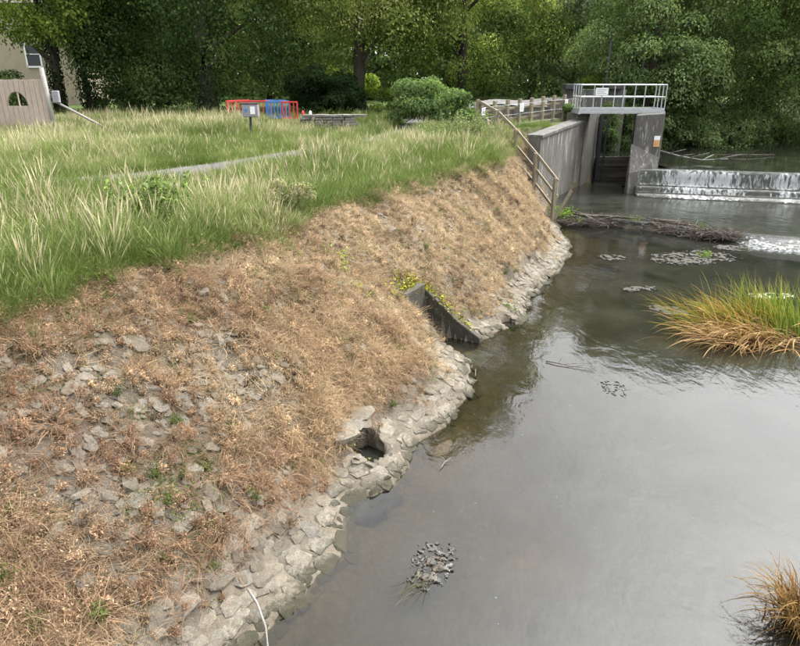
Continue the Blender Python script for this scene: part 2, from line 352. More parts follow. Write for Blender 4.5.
SLOT_M = np.array([1.26, 11.62]); SLOT_D = np.array([-.869, .494]); SLOT_N = np.array([.494, .869]); SLOT_L = 1.08; SLOT_W = 0.41
HOLES = [(-.48, 7.74, .30, .3), (-.36, 6.62, .20, .1), (-.12, 6.86, .10, .0), (2.35, 12.95, .14, .2), (3.45, 15.35, .12, .2)]
def river_dist(x, y):
    """distance to the water's edge (negative in the river), slope width and top height at the nearest edge point"""
    x = np.asarray(x, float).ravel(); y = np.asarray(y, float).ravel(); N = len(x)
    A = E_[:-1]; B = E_[1:]; best = np.full(N, 1e18); bi = np.zeros(N, int); bt = np.zeros(N)
    inside = np.zeros(N, bool)
    for i in range(len(A)):
        ax, ay = A[i, 0], A[i, 1]; dx, dy = B[i, 0]-ax, B[i, 1]-ay; L2 = dx*dx+dy*dy+1e-12
        t = np.clip(((x-ax)*dx+(y-ay)*dy)/L2, 0, 1); d2 = (x-ax-t*dx)**2+(y-ay-t*dy)**2
        m = d2 < best; best[m] = d2[m]; bi[m] = i; bt[m] = t[m]
    P = np.vstack([E_[:, :2], E_[:1, :2]])
    for i in range(len(P)-1):
        x0, y0 = P[i]; x1, y1 = P[i+1]
        if y0 == y1: continue
        c = ((y0 > y) != (y1 > y)) & (x < (x1-x0)*(y-y0)/(y1-y0)+x0); inside ^= c
    d = np.sqrt(best); d[inside] *= -1
    w = A[bi, 2]*(1-bt)+B[bi, 2]*bt; zt = A[bi, 3]*(1-bt)+B[bi, 3]*bt; s = EL[bi]+(EL[bi+1]-EL[bi])*bt
    return d, w, zt, s
def plain_z(x, y):
    z = 2.62+0.013*np.clip(y-12, 0, 30)
    z = z + (fbm(x, y, .16, 2, 3)-.5)*.25*sstep(-2, 12, -x+8)
    z = z + 1.0*np.exp(-((x-9.8)**2/7+(y-40.5)**2/9)) + .7*np.exp(-((x-5.4)**2/5+(y-39.5)**2/8))       # humps of the cycle track
    return z
def ground_z(x, y, full=False):
    sh = np.shape(x); x = np.asarray(x, float).ravel(); y = np.asarray(y, float).ravel()
    d, w, zt, s = river_dist(x, y)
    led = np.minimum(.60, w*.28)*(.92+.2*fbm(s, 0, .4, 9, 2))
    zl = .03+.24*np.clip(d/np.maximum(led, .05), 0, 1)                          # stone toe along the water
    t = np.clip((d-led)/np.maximum(w-led, .05), 0, 1)
    tt = t**.80
    zs = .30+(zt-.30)*tt
    lump = (fbm(x, y, 2.4, 4, 4)-.5)*.22+(fbm(x, y, .7, 8, 2)-.5)*.22
    zb = np.where(d < led, zl+lump*.35, zs+lump*sstep(0, .3, d-led)*sstep(0, .5, w-.4))
    k = sstep(0, 5, d-w)
    zb = np.where(d > w, zt*(1-k)+plain_z(x, y)*k+lump*.5*(1-k)*(w > .6), zb)
    bed = -.04-.55*(1-np.exp(d/1.6))+(fbm(x, y, 1.6, 1, 4)-.5)*.14*sstep(0, .5, -d)
    bed = bed + .34*np.exp(-((x-1.35)**2/.5+(y-5.75)**2/.35)) + .2*np.exp(-((x-.6)**2/.25+(y-8.1)**2/1.2))*sstep(.05, .4, -d)
    bed = bed + .62*np.exp(-((x-7.7)**2/1.1+(y-12.6)**2/.7)) + .62*np.exp(-((x-3.95)**2/.10+(y-4.8)**2/.10))
    z = np.where(d < 0, bed, zb)
    # culvert slot cut into the slope
    rx = (x-SLOT_M[0]); ry = (y-SLOT_M[1]); a = rx*SLOT_D[0]+ry*SLOT_D[1]; b = rx*SLOT_N[0]+ry*SLOT_N[1]
    ins = (a > -1.0) & (a < SLOT_L) & (np.abs(b) < SLOT_W)
    z = np.where(ins, np.minimum(z, -.18+.05*np.clip(a, 0, 9)), z)
    for hx, hy, hr, hd in HOLES:
        q = np.sqrt((x-hx)**2+(y-hy)**2)/hr*(1+.5*(vnoise(x, y, 7, 3)-.5)); z = z-(hd+.9)*(1-sstep(.84, 1.0, q))*(q < 1)
    z = z.reshape(sh)
    if full: return z, d.reshape(sh), w.reshape(sh), s.reshape(sh)
    return z

# ------------------------------------------------------------------ the setting: ground, water
def axis(lo, hi, a, b, fine, growth=1.12, cap=12.0):
    mid = list(np.arange(a, b+1e-6, fine)); L = []; st = fine; v = a
    while v > lo: st = min(st*growth, cap); v -= st; L.append(v)
    H = []; st = fine; v = b
    while v < hi: st = min(st*growth, cap); v += st; H.append(v)
    return np.array(L[::-1]+mid+H)
gx = axis(-260, 260, -6.2, 6.4, .065); gy = axis(-60, 420, 3.6, 20.5, .065, 1.045)
X, Y = np.meshgrid(gx, gy); Z, Dd, Wd, Sd = ground_z(X, Y, True)
nx, ny = len(gx), len(gy); idx = np.arange(nx*ny).reshape(ny, nx)
F = np.stack([idx[:-1, :-1], idx[:-1, 1:], idx[1:, 1:], idx[1:, :-1]], -1).reshape(-1, 4)
def lerp3(a, b, t): return np.asarray(a)[None]*(1-t)[:, None]+np.asarray(b)[None]*t[:, None]
df, wf, xf, yf = Dd.ravel(), Wd.ravel(), X.ravel(), Y.ravel()
soil = lerp3((.075, .062, .048), (.14, .122, .098), fbm(xf, yf, 1.3, 6))
toe = lerp3((.115, .098, .073), (.19, .165, .128), fbm(xf, yf, 2, 3))
grassy = lerp3((.05, .065, .02), (.09, .10, .035), fbm(xf, yf, .8, 3))
mud = lerp3((.06, .047, .030), (.12, .098, .065), fbm(xf, yf, 2.5, 3))
gc = soil.copy()
k = (1-sstep(.35, .8, df))[:, None]; gc = gc*(1-k)+toe*k
k = sstep(-.25, .15, df-wf)[:, None]*np.ones((1, 3)); gc = gc*(1-k)+grassy*k
k = (df < 0)[:, None]; gc = np.where(k, mud, gc)
mown_lawn = sstep(34, 38, yf)[:, None]; gc = gc*(1-mown_lawn)+np.array([[.075, .115, .03]])*mown_lawn  # even green of the mown lawn beyond the meadow
stony = np.where(df < 0, np.exp(np.minimum(df, 0)/.9), 0.3)*(df < wf)
g_me = np_mesh('ground', np.stack([xf, yf, Z.ravel()], 1), F, M['ground'], {'col': ('FLOAT_COLOR', gc), 'stony': ('FLOAT', stony)}, smooth=True)
ground = set_props(link('ground', g_me), kind='structure')

def side(P, x, y):
    """>0 on the left of the polyline P (its x grows)"""
    P = np.array(P); return y-np.interp(x, P[:, 0], P[:, 1])
DAM = [(4.0, 23.9), (5.8, 23.6), (6.7, 23.4), (8.8, 22.4), (11.0, 20.9), (12.6, 20.1), (16, 18.9), (27, 15.5)]
WEIR_A, WEIR_B = np.array([10.15, 27.75]), np.array([27.5, 23.1])
WD = (WEIR_B-WEIR_A)/np.linalg.norm(WEIR_B-WEIR_A); WN = np.array([-WD[1], WD[0]])
WEIR = [(0, 27.75+.9), tuple(WEIR_A+WN*.9), tuple(WEIR_B+WN*.9), (60, 14)]
def water(name, level, xs, ys, keep, mat, whole=False):
    X, Y = np.meshgrid(xs, ys); z = ground_z(X, Y); nx, ny = len(xs), len(ys)
    ok = keep(X, Y) & (z < level+.25)
    idx = np.arange(nx*ny).reshape(ny, nx)
    F = np.stack([idx[:-1, :-1], idx[:-1, 1:], idx[1:, 1:], idx[1:, :-1]], -1).reshape(-1, 4)
    o = ok.ravel(); F = F[o[F].all(1) if whole else o[F].any(1)]
    used = np.unique(F); rm = np.full(nx*ny, -1); rm[used] = np.arange(len(used))
    V = np.stack([X.ravel(), Y.ravel(), np.full(nx*ny, level)], 1)[used]
    me = np_mesh(name, V, rm[F], mat, {'depth': ('FLOAT', np.clip(level-z.ravel()[used], 0, 5))}, smooth=True)
    return set_props(link(name, me), kind='structure')
water('river_water', 0.0, axis(-13, 30, -2, 8, .12, 1.1, 1.0), axis(-28, 24.5, 4, 16, .12, 1.1, 1.0), lambda x, y: side(DAM, x, y) < .1, M['water'])
water('pool_water', 0.25, axis(4.5, 30, 5, 14, .2), axis(14, 34.5, 18, 30, .2), lambda x, y: (side(DAM, x, y) > -.05) & ((side(WEIR, x, y) < -.3) | ((x < 10.4) & (y < 31.2))), M['water_mid'])
water('upstream_water', 1.30, axis(8.6, 60, 9.6, 27, .2), axis(18, 60, 23, 31, .1), lambda x, y: (side(WEIR, x, y) > -.06) & ~((x < 11.6) & (y < 32.5)), M['water_up'], True)

# asphalt path through the grass
PATH = catmull([(-30, 8.5), (-20, 11.0), (-13, 12.9), (-8.7, 14.5), (-6.2, 16.1), (-4.8, 18.4), (-3.2, 21.0), (-1.9, 23.3), (-.7, 26), (.2, 29), (.8, 33), (.6, 40)], .4)
def ribbon(name, pts, half, up, mat):
    t = np.gradient(pts, axis=0); t /= np.linalg.norm(t, axis=1)[:, None]; n = np.stack([-t[:, 1], t[:, 0]], 1)
    offs = np.linspace(-half, half, 7); V = []
    for o in offs:
        q = pts+n*o; V.append(np.column_stack([q, ground_z(q[:, 0], q[:, 1])+up]))
    V = np.stack(V, 1); m = len(pts)
    idx = np.arange(m*7).reshape(m, 7)
    F = np.stack([idx[:-1, :-1], idx[1:, :-1], idx[1:, 1:], idx[:-1, 1:]], -1).reshape(-1, 4)[:, ::-1]
    return set_props(link(name, np_mesh(name, V.reshape(-1, 3), F, mat, smooth=True)), kind='structure')
ribbon('path', PATH, .72, .03, M['asphalt'])
TRACK = catmull([(2.5, 38.2), (5.4, 39.5), (9.8, 40.5), (13, 42.5)], .4)
ribbon('cycle_track', TRACK, 1.3, .10, M['pale_asphalt'])
def dist_poly(P, x, y):
    d = np.full(np.shape(x), 1e9)
    for p in P: d = np.minimum(d, np.hypot(x-p[0], y-p[1]))
    return d

# ------------------------------------------------------------------ sluice: river wall, pier, gate, platform
def P0(o, t):                                           # keep world coordinates under a thing that has its own base point
    o.matrix_parent_inverse = Matrix.LocRotScale(t.location, t.rotation_euler, None).inverted(); return o
WV = np.array([.497, .868]); WN2 = np.array([-.868, .497])       # along the river wall, into the land
def prism(poly, z0, z1):
    """poly: plan points; z0/z1 numbers or lists per point"""
    n = len(poly); a = z0 if hasattr(z0, '__len__') else [z0]*n; b = z1 if hasattr(z1, '__len__') else [z1]*n
    V = [(p[0], p[1], a[i]) for i, p in enumerate(poly)]+[(p[0], p[1], b[i]) for i, p in enumerate(poly)]
    return V, [tuple(range(n-1, -1, -1)), tuple(range(n, 2*n))]+[(i, (i+1) % n, n+(i+1) % n, n+i) for i in range(n)]
def wall_pt(s, off): p = np.array([5.35, 25.16])+WV*s+WN2*off; return (p[0], p[1])
t = thing('river_wall', 'tall weathered grey concrete river wall leading up to the sluice', 'wall', (7, 28.5, 0))
mb = MB()
for i in range(8):                                    # cast lifts between construction joints
    s0, s1 = i*1.08, (i+1)*1.08-.012
    za, zb = 2.86+.38*s0/8.6, 2.86+.38*s1/8.6
    mb.add(*prism([wall_pt(s0, 0), wall_pt(s1, 0), wall_pt(s1, .5), wall_pt(s0, .5)], -.6, [za, zb, zb, za]))
P0(mb.build('wall_body', M['concrete'], t, .02), t)
mb = MB(); mb.add(*prism([wall_pt(0, -.06), wall_pt(8.6, -.06), wall_pt(8.6, .56), wall_pt(0, .56)], [2.86, 3.24, 3.24, 2.86], [2.98, 3.36, 3.36, 2.98]))
P0(mb.build('coping', M['old_concrete'], t, .015), t)
# abutment where the wall meets the platform
t = thing('sluice_abutment', 'concrete abutment carrying the left end of the railed platform', 'abutment', (9.0, 31.2, 0))
mb = MB(); mb.add(*prism([(8.45, 30.45), (9.62, 32.5), (9.62, 34.5), (8.2, 34.5), (7.7, 31.0)], -.6, 3.52)); P0(mb.build('abutment_body', M['concrete'], t, .03), t)
mb = MB(); mb.box((9.72, 32.3, 1.9), (.14, .2, 3.2)); P0(mb.build('gate_guide', M['dark_metal'], t), t)
# pier
t = thing('sluice_pier', 'stained concrete pier between sluice and weir, orange notice on its face', 'pier', (10.9, 30, 0))
mb = MB(); mb.add(*prism([(10.2, 29.0), (11.45, 29.0), (12.7, 33.4), (11.85, 33.4)], [-.6]*4, [3.50, 3.58, 3.58, 3.5])); P0(mb.build('pier_body', M['old_concrete'], t, .04), t)
# sloping cutwater nose
V = [(9.90, 28.1, -.6), (10.75, 28.1, -.6), (11.45, 28.99, -.6), (10.05, 28.99, -.6), (9.96, 28.35, 1.15), (10.5, 28.45, 1.2), (11.42, 28.99, 1.75), (10.12, 28.99, 2.35)]
mb = MB(); mb.add(V, [(3, 2, 1, 0), (4, 5, 6, 7), (0, 1, 5, 4), (1, 2, 6, 5), (2, 3, 7, 6), (3, 0, 4, 7)]); P0(mb.build('nose', M['old_concrete'], t, .04), t)
mb = MB(); mb.box((11.23, 28.985, 2.55), (.26, .02, .17)); P0(mb.build('notice', M['white_sign'], t), t)
mb = MB(); mb.box((11.23, 28.982, 2.32), (.26, .02, .27)); P0(mb.build('warning_panel', M['orange'], t), t)
for sx, sz, wd in ((11.23, 2.36, .17), (11.2, 2.30, .12), (11.23, 2.25, .16)):
    mb = MB(); mb.box((sx, 28.97, sz), (wd, .004, .022)); P0(mb.build('notice_print', M['sign_text'], t), t)
# gate
t = thing('sluice_gate', 'dark timber sluice gate closed low between wall and pier', 'gate', (10.3, 32.6, 0))
for i in range(6): mb = MB(); mb.box((10.67, 32.55+R.uniform(-.01, .01), .05+i*.24), (2.0, .09, .228)); P0(mb.build('gate_board', M['gate'], t, .008), t)
for z in (.42, .95): mb = MB(); mb.box((10.67, 32.46, z), (2.0, .07, .09)); P0(mb.build('gate_waling', M['gate'], t), t)
mb = MB(); mb.box((10.05, 32.42, 1.9), (.08, .06, 3.4)); P0(mb.build('gate_stem', M['dark_metal'], t), t)
mb = MB(); mb.box((11.4, 32.45, 1.9), (.09, .09, 3.3)); P0(mb.build('gate_guide', M['dark_metal'], t), t)
# headwall behind the gate
t = thing('sluice_headwall', 'dark concrete headwall behind the railed platform', 'wall', (10, 36, 0))
mb = MB(); mb.box((10.3, 35.9, 2.2), (3.2, .35, 4.5)); P0(mb.build('headwall_body', M['old_concrete'], t, .03), t)
mb = MB(); mb.box((9.0, 35.6, 4.58), (.9, .9, .26)); P0(mb.build('headwall_cap', M['dark_metal'], t, .03), t); mb = MB(); mb.box((11.2, 35.6, 4.58), (.9, .9, .26)); P0(mb.build('headwall_cap', M['dark_metal'], t, .03), t)

# platform
t = thing('sluice_platform', 'galvanised steel walkway platform with railings spanning the sluice', 'platform', (9.8, 30.2, 3.58))
x0, x1, y0, y1, zd = 7.92, 11.66, 29.75, 31.0, 3.62
mb = MB(); mb.box(((x0+x1)/2, (y0+y1)/2, zd), (x1-x0-.02, y1-y0-.02, .05)); P0(mb.build('deck', M['galv'], t), t)
mb = MB(); mb.box(((x0+x1)/2, y0, zd+.02), (x1-x0, .05, .22)); mb.box(((x0+x1)/2, y1, zd+.02), (x1-x0, .05, .22))
mb.box((x0, (y0+y1)/2, zd+.02), (.05, y1-y0-.052, .22)); mb.box((x1, (y0+y1)/2, zd+.02), (.05, y1-y0-.052, .22))
P0(mb.build('edge_beam', M['galv'], t), t)
for (ax, ay, bx, by, n) in ((x0, y0, x1, y0, 5), (x0, y1, x1, y1, 5), (x0, y0+.4, x0, y1-.4, 2), (x1, y0+.4, x1, y1-.4, 2)):
    for i in range(n):
        f = i/(n-1); px, py = ax+(bx-ax)*f, ay+(by-ay)*f
        mb = MB(); mb.tube([(px, py, zd-.12), (px, py, zd+1.1)], .024, 8); mb.box((px, py, zd-.06), (.11, .09, .1)); P0(mb.build('post', M['galv'], t), t)
for z, r in ((zd+1.1, .026), (zd+.6, .022)):
    for a, b in (((x0, y0), (x1, y0)), ((x0, y1), (x1, y1)), ((x0, y0), (x0, y1)), ((x1, y0), (x1, y1))):
        mb = MB(); mb.tube([(*a, z), (*b, z)], r, 8); P0(mb.build('rail', M['galv'], t), t)
sg = MB(); sg.box((8.82, y0-.05, zd+.83), (.55, .012, .30)); sgo = P0(sg.build('sign', M['white_sign'], t), t)
for i, wd in enumerate((.42, .38, .30, .40)):
    mb = MB(); mb.box((8.82-(.42-wd)/2, y0-.058, zd+.92-i*.055), (wd, .004, .018)); P0(mb.build('sign_print', M['sign_text'], t), t)

# low dark wall beyond the fence, step up at its right end
t = thing('low_wall', 'long low mossy concrete wall behind the timber fence', 'wall', (7, 35, 3))
LW = [(3.6, 33.2), (5.6, 33.9), (7.6, 34.6), (9.3, 35.2)]
for i in range(3):
    a, b = LW[i], LW[i+1]; h = .62 if i < 2 else .92
    d = np.array(b)-np.array(a); L = np.linalg.norm(d); rz = math.atan2(d[1], d[0])
    mb = MB(); mb.box(((a[0]+b[0])/2, (a[1]+b[1])/2, 3.05+h/2-.2), (L-.012, .3, h+.2), rz); P0(mb.build('wall_panel', M['old_concrete'], t, .02), t)
    mb = MB(); mb.box(((a[0]+b[0])/2, (a[1]+b[1])/2, 3.05+h+.002-.1+.04), (L-.012, .36, .07), rz); P0(mb.build('coping', M['concrete'], t, .015), t)

# timber fence along the wall top
t = thing('timber_fence', 'short timber post and rail fence along the river wall top', 'fence', (6, 29, 3))
FA, FB = np.array([3.3, 27.3]), np.array([8.25, 32.0]); nP = 9
for i in range(nP):
    p = FA+(FB-FA)*i/(nP-1); z = float(ground_z(*p)); z = min(max(z, 2.75), 3.25)
    mb = MB(); mb.box((p[0], p[1], z+.5), (.13, .13, 1.3), .7, .006); P0(mb.build('post', M['timber'], t, .01), t)
for i in range(nP-1):
    p = FA+(FB-FA)*i/(nP-1); q = FA+(FB-FA)*(i+1)/(nP-1)
    zp, zq = [min(max(float(ground_z(*k)), 2.75), 3.25) for k in (p, q)]
    for h in (.35, .78):
        mb = MB(); mb.bar((p[0]-.075, p[1]+.085, zp+h), (q[0]-.075, q[1]+.085, zq+h), .045, .09); P0(mb.build('rail', M['timber'], t, .006), t)
    for h in (.15, .55, .95):
        mb = MB(); mb.tube([(p[0]+.075, p[1]-.07, zp+h), (q[0]+.075, q[1]-.07, zq+h)], .004, 4); P0(mb.build('wire', M['galv'], t), t)
for i, (wd, hh) in ((3, (.26, .34)), (7, (.22, .28)), (0, (.22, .28))):
    p = FA+(FB-FA)*i/(nP-1); z = min(max(float(ground_z(*p)), 2.75), 3.25)
    mb = MB(); mb.box((p[0]+.075, p[1]-.09, z+.80), (wd, .014, hh), .75); P0(mb.build('notice', M['white_sign'], t), t)
    for k in range(3):
        mb = MB(); mb.box((p[0]+.083, p[1]-.099, z+.88-k*.07), (wd*.6, .004, .022), .75); P0(mb.build('notice_print', M['sign_text'], t), t)

# handrail fence running down the slope to the water
t = thing('slope_fence', 'timber three rail fence stepping down the bank to the water', 'fence', (4.5, 24.5, 1.5))
SF = [(3.15, 27.3, 2.85), (3.75, 26.1, 2.5), (4.35, 25.0, 1.85), (4.95, 23.95, 1.1), (5.5, 22.95, .35)]
for x, y, z in SF:
    mb = MB(); mb.box((x, y, z+.5), (.12, .12, 1.7), .5, .005); P0(mb.build('post', M['timber'], t, .01), t)
for i in range(4):
    a, b = SF[i], SF[i+1]
    for h, w in ((1.25, .11), (.72, .09), (.22, .09)):
        mb = MB(); mb.bar((a[0]+.08, a[1]-.03, a[2]+h), (b[0]+.08, b[1]-.03, b[2]+h), .05, w); P0(mb.build('rail', M['timber'], t, .006), t)
mb = MB(); mb.bar((5.5, 22.95, .05), (6.15, 23.1, 1.25), .07, .09); P0(mb.build('strut', M['timber'], t, .006), t)

# ------------------------------------------------------------------ weir
t = thing('weir', 'stepped concrete weir with white water running over it', 'weir', (WEIR_A[0], WEIR_A[1], 0))
L = float(np.linalg.norm(WEIR_B-WEIR_A))
PROF = [(-.10, -.6), (-.10, .34), (.34, .34), (.34, .60), (.74, .60), (.80, 1.25), (1.25, 1.25), (1.6, -.6)]
V = []; 
for s in (0, L):
    for d, z in PROF: p = WEIR_A+WD*s+WN*d; V.append((p[0], p[1], z))
n = len(PROF); F_ = [tuple(range(n)), tuple(range(2*n-1, n-1, -1))]+[(i, n+i, n+(i+1) % n, (i+1) % n) for i in range(n)]
mb = MB(); mb.add(V, F_); P0(mb.build('steps', M['wet_concrete'], t), t)
WP = [(1.15, 1.34, .02), (.95, 1.33, .06), (.80, 1.31, .28), (.70, 1.16, .35), (.68, .95, .36), (.66, .75, .36), (.60, .66, .34), (.45, .65, .16), (.28, .63, .27), (.20, .50, .32), (.18, .42, .30), (.05, .40, .06), (-.12, .385, .26), (-.20, .33, .31), (-.30, .285, .29), (-.5, .27, .10), (-.75, .262, .02)]
S = np.arange(.05, L, .05); V = []; fo = []
for s in S:
    j = float(fbm(s, 0, 4, 2, 3)-.5); g1 = float(fbm(s, 3.3, 1.1, 7, 3)-.5)
    for k, (d, z, fm) in enumerate(WP):
        jj = j*.10*(k > 2); p = WEIR_A+WD*s+WN*(d-jj); V.append((p[0], p[1], z+R.uniform(-.008, .008)*(k > 3)))
        fo.append(fm+.05*(k > 2)+g1*.55*(k > 1))
m_, n_ = len(S), len(WP); idx = np.arange(m_*n_).reshape(m_, n_)
F = np.stack([idx[:-1, :-1], idx[1:, :-1], idx[1:, 1:], idx[:-1, 1:]], -1).reshape(-1, 4)
o = link('water_sheet', np_mesh('water_sheet', np.array(V), F, M['fall'], {'foam': ('FLOAT', fo)}, smooth=True), t); P0(o, t)

# ------------------------------------------------------------------ trees
def leaves_mesh(name, c, nrm, size, col, mat, aspect=.62, droop=0.0):
    N = len(c); up = rng.normal(size=(N, 3)); up[:, 2] -= droop
    nrm = nrm/np.maximum(np.linalg.norm(nrm, axis=1), 1e-6)[:, None]
    d = up-nrm*(up*nrm).sum(1)[:, None]; d /= np.maximum(np.linalg.norm(d, axis=1), 1e-6)[:, None]; s = np.cross(nrm, d)
    h = size[:, None]; w = h*aspect
    V = np.stack([c-d*h*.5, c+s*w*.5+nrm*h*.12, c+d*h*.5-nrm*h*.1, c-s*w*.5+nrm*h*.12], 1).reshape(-1, 3)
    return np_mesh(name, V, np.arange(N*4).reshape(N, 4), mat, {'col': ('FLOAT_COLOR', np.repeat(col, 4, 0))})
def palette(cols, N, clump, jitter=.18):
    cols = np.array(cols); t = np.clip(clump+rng.normal(0, .22, N), 0, .999)*(len(cols)-1); i = t.astype(int); f = (t-i)[:, None]
    c = cols[i]*(1-f)+cols[np.minimum(i+1, len(cols)-1)]*f
    return np.clip(c*(1+rng.normal(0, jitter, (N, 1))), .004, 1)
def tree(name, label, base, height, rad, zlow, clumps, per, leaf, cols, cr=(.7, 1.4), weep=0.0, trunk_r=.3, bark='bark', lean=(0, 0), flat=1.0, group=None, cat='tree', shell=.55, limbs=14, ivy=False, skirt=.72):
    bx, by = base; bz = float(ground_z(bx, by))-.1
    t = thing(name, label, cat, (bx, by, bz), 0, group)
    zc = (zlow+height)/2-bz+ .0; hz = (height-zlow)/2
    u = rng.normal(size=(clumps, 3)); u /= np.linalg.norm(u, axis=1)[:, None]
    r = (shell+(1-shell)*rng.random(clumps))**.7
    c = np.stack([u[:, 0]*rad*r, u[:, 1]*rad*r, zc+u[:, 2]*hz*r*flat], 1)
    nz = fbm(u[:, 0]*2+bx, u[:, 1]*2+u[:, 2]*2+by, 1.2, 3, 2); c[:, :2] *= (.8+.45*nz)[:, None]; c[:, :2] *= np.where(u[:, 2] < 0, 1/np.sqrt(1-skirt*u[:, 2]**2), 1)[:, None]
    c[:, 0] += lean[0]; c[:, 1] += lean[1]
    cs = rng.uniform(cr[0], cr[1], clumps); tone = rng.random(clumps)
    hi = c[:, 2]+bz > 11.5                                       # high, out of sight except in the water: fewer, larger leaves
    P_, N_, S_, T_ = [], [], [], []
    for i in range(clumps):
        n = int(per*(cs[i]/cr[1])**2); lf = leaf
        if hi[i]: n = int(n*.42)+4; lf = leaf*1.8
        v = rng.normal(size=(n, 3)); v /= np.linalg.norm(v, axis=1)[:, None]; v[:, 2] = np.where(rng.random(n) < .72, np.abs(v[:, 2]), v[:, 2]*.6)
        q = cs[i]*(.66+.34*rng.random(n)**.7)[:, None]; p = v*q*np.array([1.15, 1.15, .7])
        if weep >= 1:                                            # hanging sprays
            ns = max(4, n//26); sid = rng.integers(0, ns, n); aa = rng.random(ns)*6.283; q0 = cs[i]*(.35+.65*rng.random(ns)); tt = rng.random(n)*(.5+.8*rng.random(ns))[sid]
            dx_, dy_ = np.cos(aa), np.sin(aa); rr_ = q0[sid]*(.55+.6*np.minimum(tt*1.6, 1)); z0 = cs[i]*.55*rng.random(ns)
            p = np.stack([dx_[sid]*rr_, dy_[sid]*rr_, z0[sid]-tt*tt*weep*cs[i]*1.5], 1)+rng.normal(0, .07, (n, 3)); v = np.stack([dx_[sid], dy_[sid], .25+0*tt], 1)
        elif weep: p[:, 2] -= rng.random(n)**1.3*weep*cs[i]*1.6*(rng.random(n) < .8); p[:, :2] *= (1-.25*rng.random(n))[:, None]
        P_.append(c[i]+p); nn = v*1.1+rng.normal(0, .36, (n, 3)); nn[:, 2] += .35
        N_.append(nn); S_.append(lf*rng.uniform(.65, 1.3, n)); T_.append(np.full(n, tone[i])*.75+.25*rng.random(n))
    P_ = np.vstack(P_); N_ = np.vstack(N_); S_ = np.concatenate(S_); T_ = np.concatenate(T_)
    gz = ground_z(P_[:, 0]+bx, P_[:, 1]+by)-bz
    ok = P_[:, 2] > gz+.1; P_, N_, S_, T_ = P_[ok], N_[ok], S_[ok], T_[ok]
    link('crown', leaves_mesh('crown', P_, N_, S_, palette(cols, len(P_), T_), M['leaf'], droop=1.6 if weep else .4), t)
    mb = MB(); H = min(height-bz, zc+hz*.6); k = 7
    pts = [(lean[0]*(i/k)**1.5+R.uniform(-.1, .1)*i/k, lean[1]*(i/k)**1.5+R.uniform(-.1, .1)*i/k, H*i/k) for i in range(k+1)]
    mb.tube(pts, [trunk_r*(1.35 if i == 0 else 1.0)*(1-.8*(i/k)) for i in range(k+1)], 10)
    tr = mb.build('trunk', M[bark], t, smooth=True)
    mb = MB()
    for i in R.sample(range(clumps), min(limbs, clumps)):
        e = Vector(c[i]); f = min(max((e.z-1.0)/H*.75, .18), .85); a = Vector(pts[0]).lerp(Vector(pts[-1]), f); a.z = H*f
        mid = a.lerp(e, .5)+Vector((0, 0, .25*(e-a).length*.5)); rr = trunk_r*.38*(1-f*.6)
        mb.tube([a, a.lerp(mid, .55), mid, mid.lerp(e, .6), e], [rr, rr*.8, rr*.6, rr*.4, rr*.18], 6, False)
    mb.build('limbs', M[bark], t, smooth=True)
    if ivy:
        n = 2600; a = rng.random(n)*2*math.pi; z = rng.random(n)*ivy; q = trunk_r*(1.05+.5*rng.random(n))
        p = np.stack([np.cos(a)*q, np.sin(a)*q, z], 1); nn = np.stack([np.cos(a), np.sin(a), .2+0*a], 1)+rng.normal(0, .3, (n, 3))
        link('ivy', leaves_mesh('ivy', p, nn, rng.uniform(.1, .2, n), palette([(.012, .025, .010), (.03, .05, .018)], n, rng.random(n)), M['leaf']), t)
    return t
DARK = [(.026, .046, .020), (.062, .10, .038), (.135, .18, .068)]
LIME = [(.065, .10, .030), (.15, .19, .055), (.28, .31, .10), (.46, .46, .22)]
MID = [(.052, .088, .034), (.115, .165, .066), (.22, .275, .13)]
WILL = [(.06, .085, .045), (.12, .155, .085), (.20, .24, .14)]
BRIGHT = [(.05, .085, .016), (.11, .155, .030), (.19, .24, .055)]
tree('weeping_beech', 'huge dark drooping beech behind the coloured barriers', (-12.2, 43), 21, 6.8, 3.2, 190, 900, .17, DARK, (.9, 1.9), .7, .55, limbs=6)
tree('weeping_beech', 'dark drooping beech left of the biggest beech, sweeping to the lawn', (-16.5, 47), 17, 5.2, 3.4, 110, 800, .17, DARK[:2]+[(.075, .11, .035)], (.9, 1.7), .7, .4, limbs=6)
tree('lime_tree', 'spreading lime with yellow flower bracts and bare lower trunk', (-2.73, 46), 21, 7.6, 5.6, 230, 760, .17, LIME, (.8, 1.7), .4, .46, limbs=14)
tree('lime_tree', 'lime hanging low over the cycle track beyond the bush', (4.3, 47.5), 24, 6.6, 4.4, 220, 720, .17, [(.03, .05, .015)]+LIME[:3], (.8, 1.6), .4, .4, limbs=12)
tree('ash_tree', 'ivy clad tree with light green crown nearest the house', (-20.6, 41), 15, 3.8, 6.1, 80, 360, .19, BRIGHT, (.6, 1.2), .5, .30, ivy=7, lean=(1.0, -1))
tree('ash_tree', 'ivy covered dark trunk just right of the house window', (-19.3, 42), 15, 2.8, 7.2, 45, 300, .18, BRIGHT[:2]+MID[1:], (.6, 1.1), .5, .34, ivy=8)
tree('willow_tree', 'pale grey green willow behind the sluice platform', (13.2, 52), 14.5, 4.6, 4.2, 120, 420, .17, WILL, (.7, 1.3), 1.3, .3)
tree('wood_tree', 'leafy alder right of the sluice pier', (14.8, 40.5), 13.0, 4.4, 1.6, 130, 760, .15, MID, (.8, 1.6), .2, .28, group=None)
tree('wood_tree', 'broad pale tipped tree in the middle of the right bank wood', (19.2, 43), 14.5, 5.6, 1.2, 160, 800, .15, [(.03, .055, .018), (.075, .112, .038), (.145, .185, .075)], (.9, 1.8), .2, .35)
tree('wood_tree', 'dark dense tree overhanging the upstream water at the right edge', (24.5, 45), 16.5, 5.8, 1.0, 160, 760, .15, MID, (.9, 1.8), .25, .35)
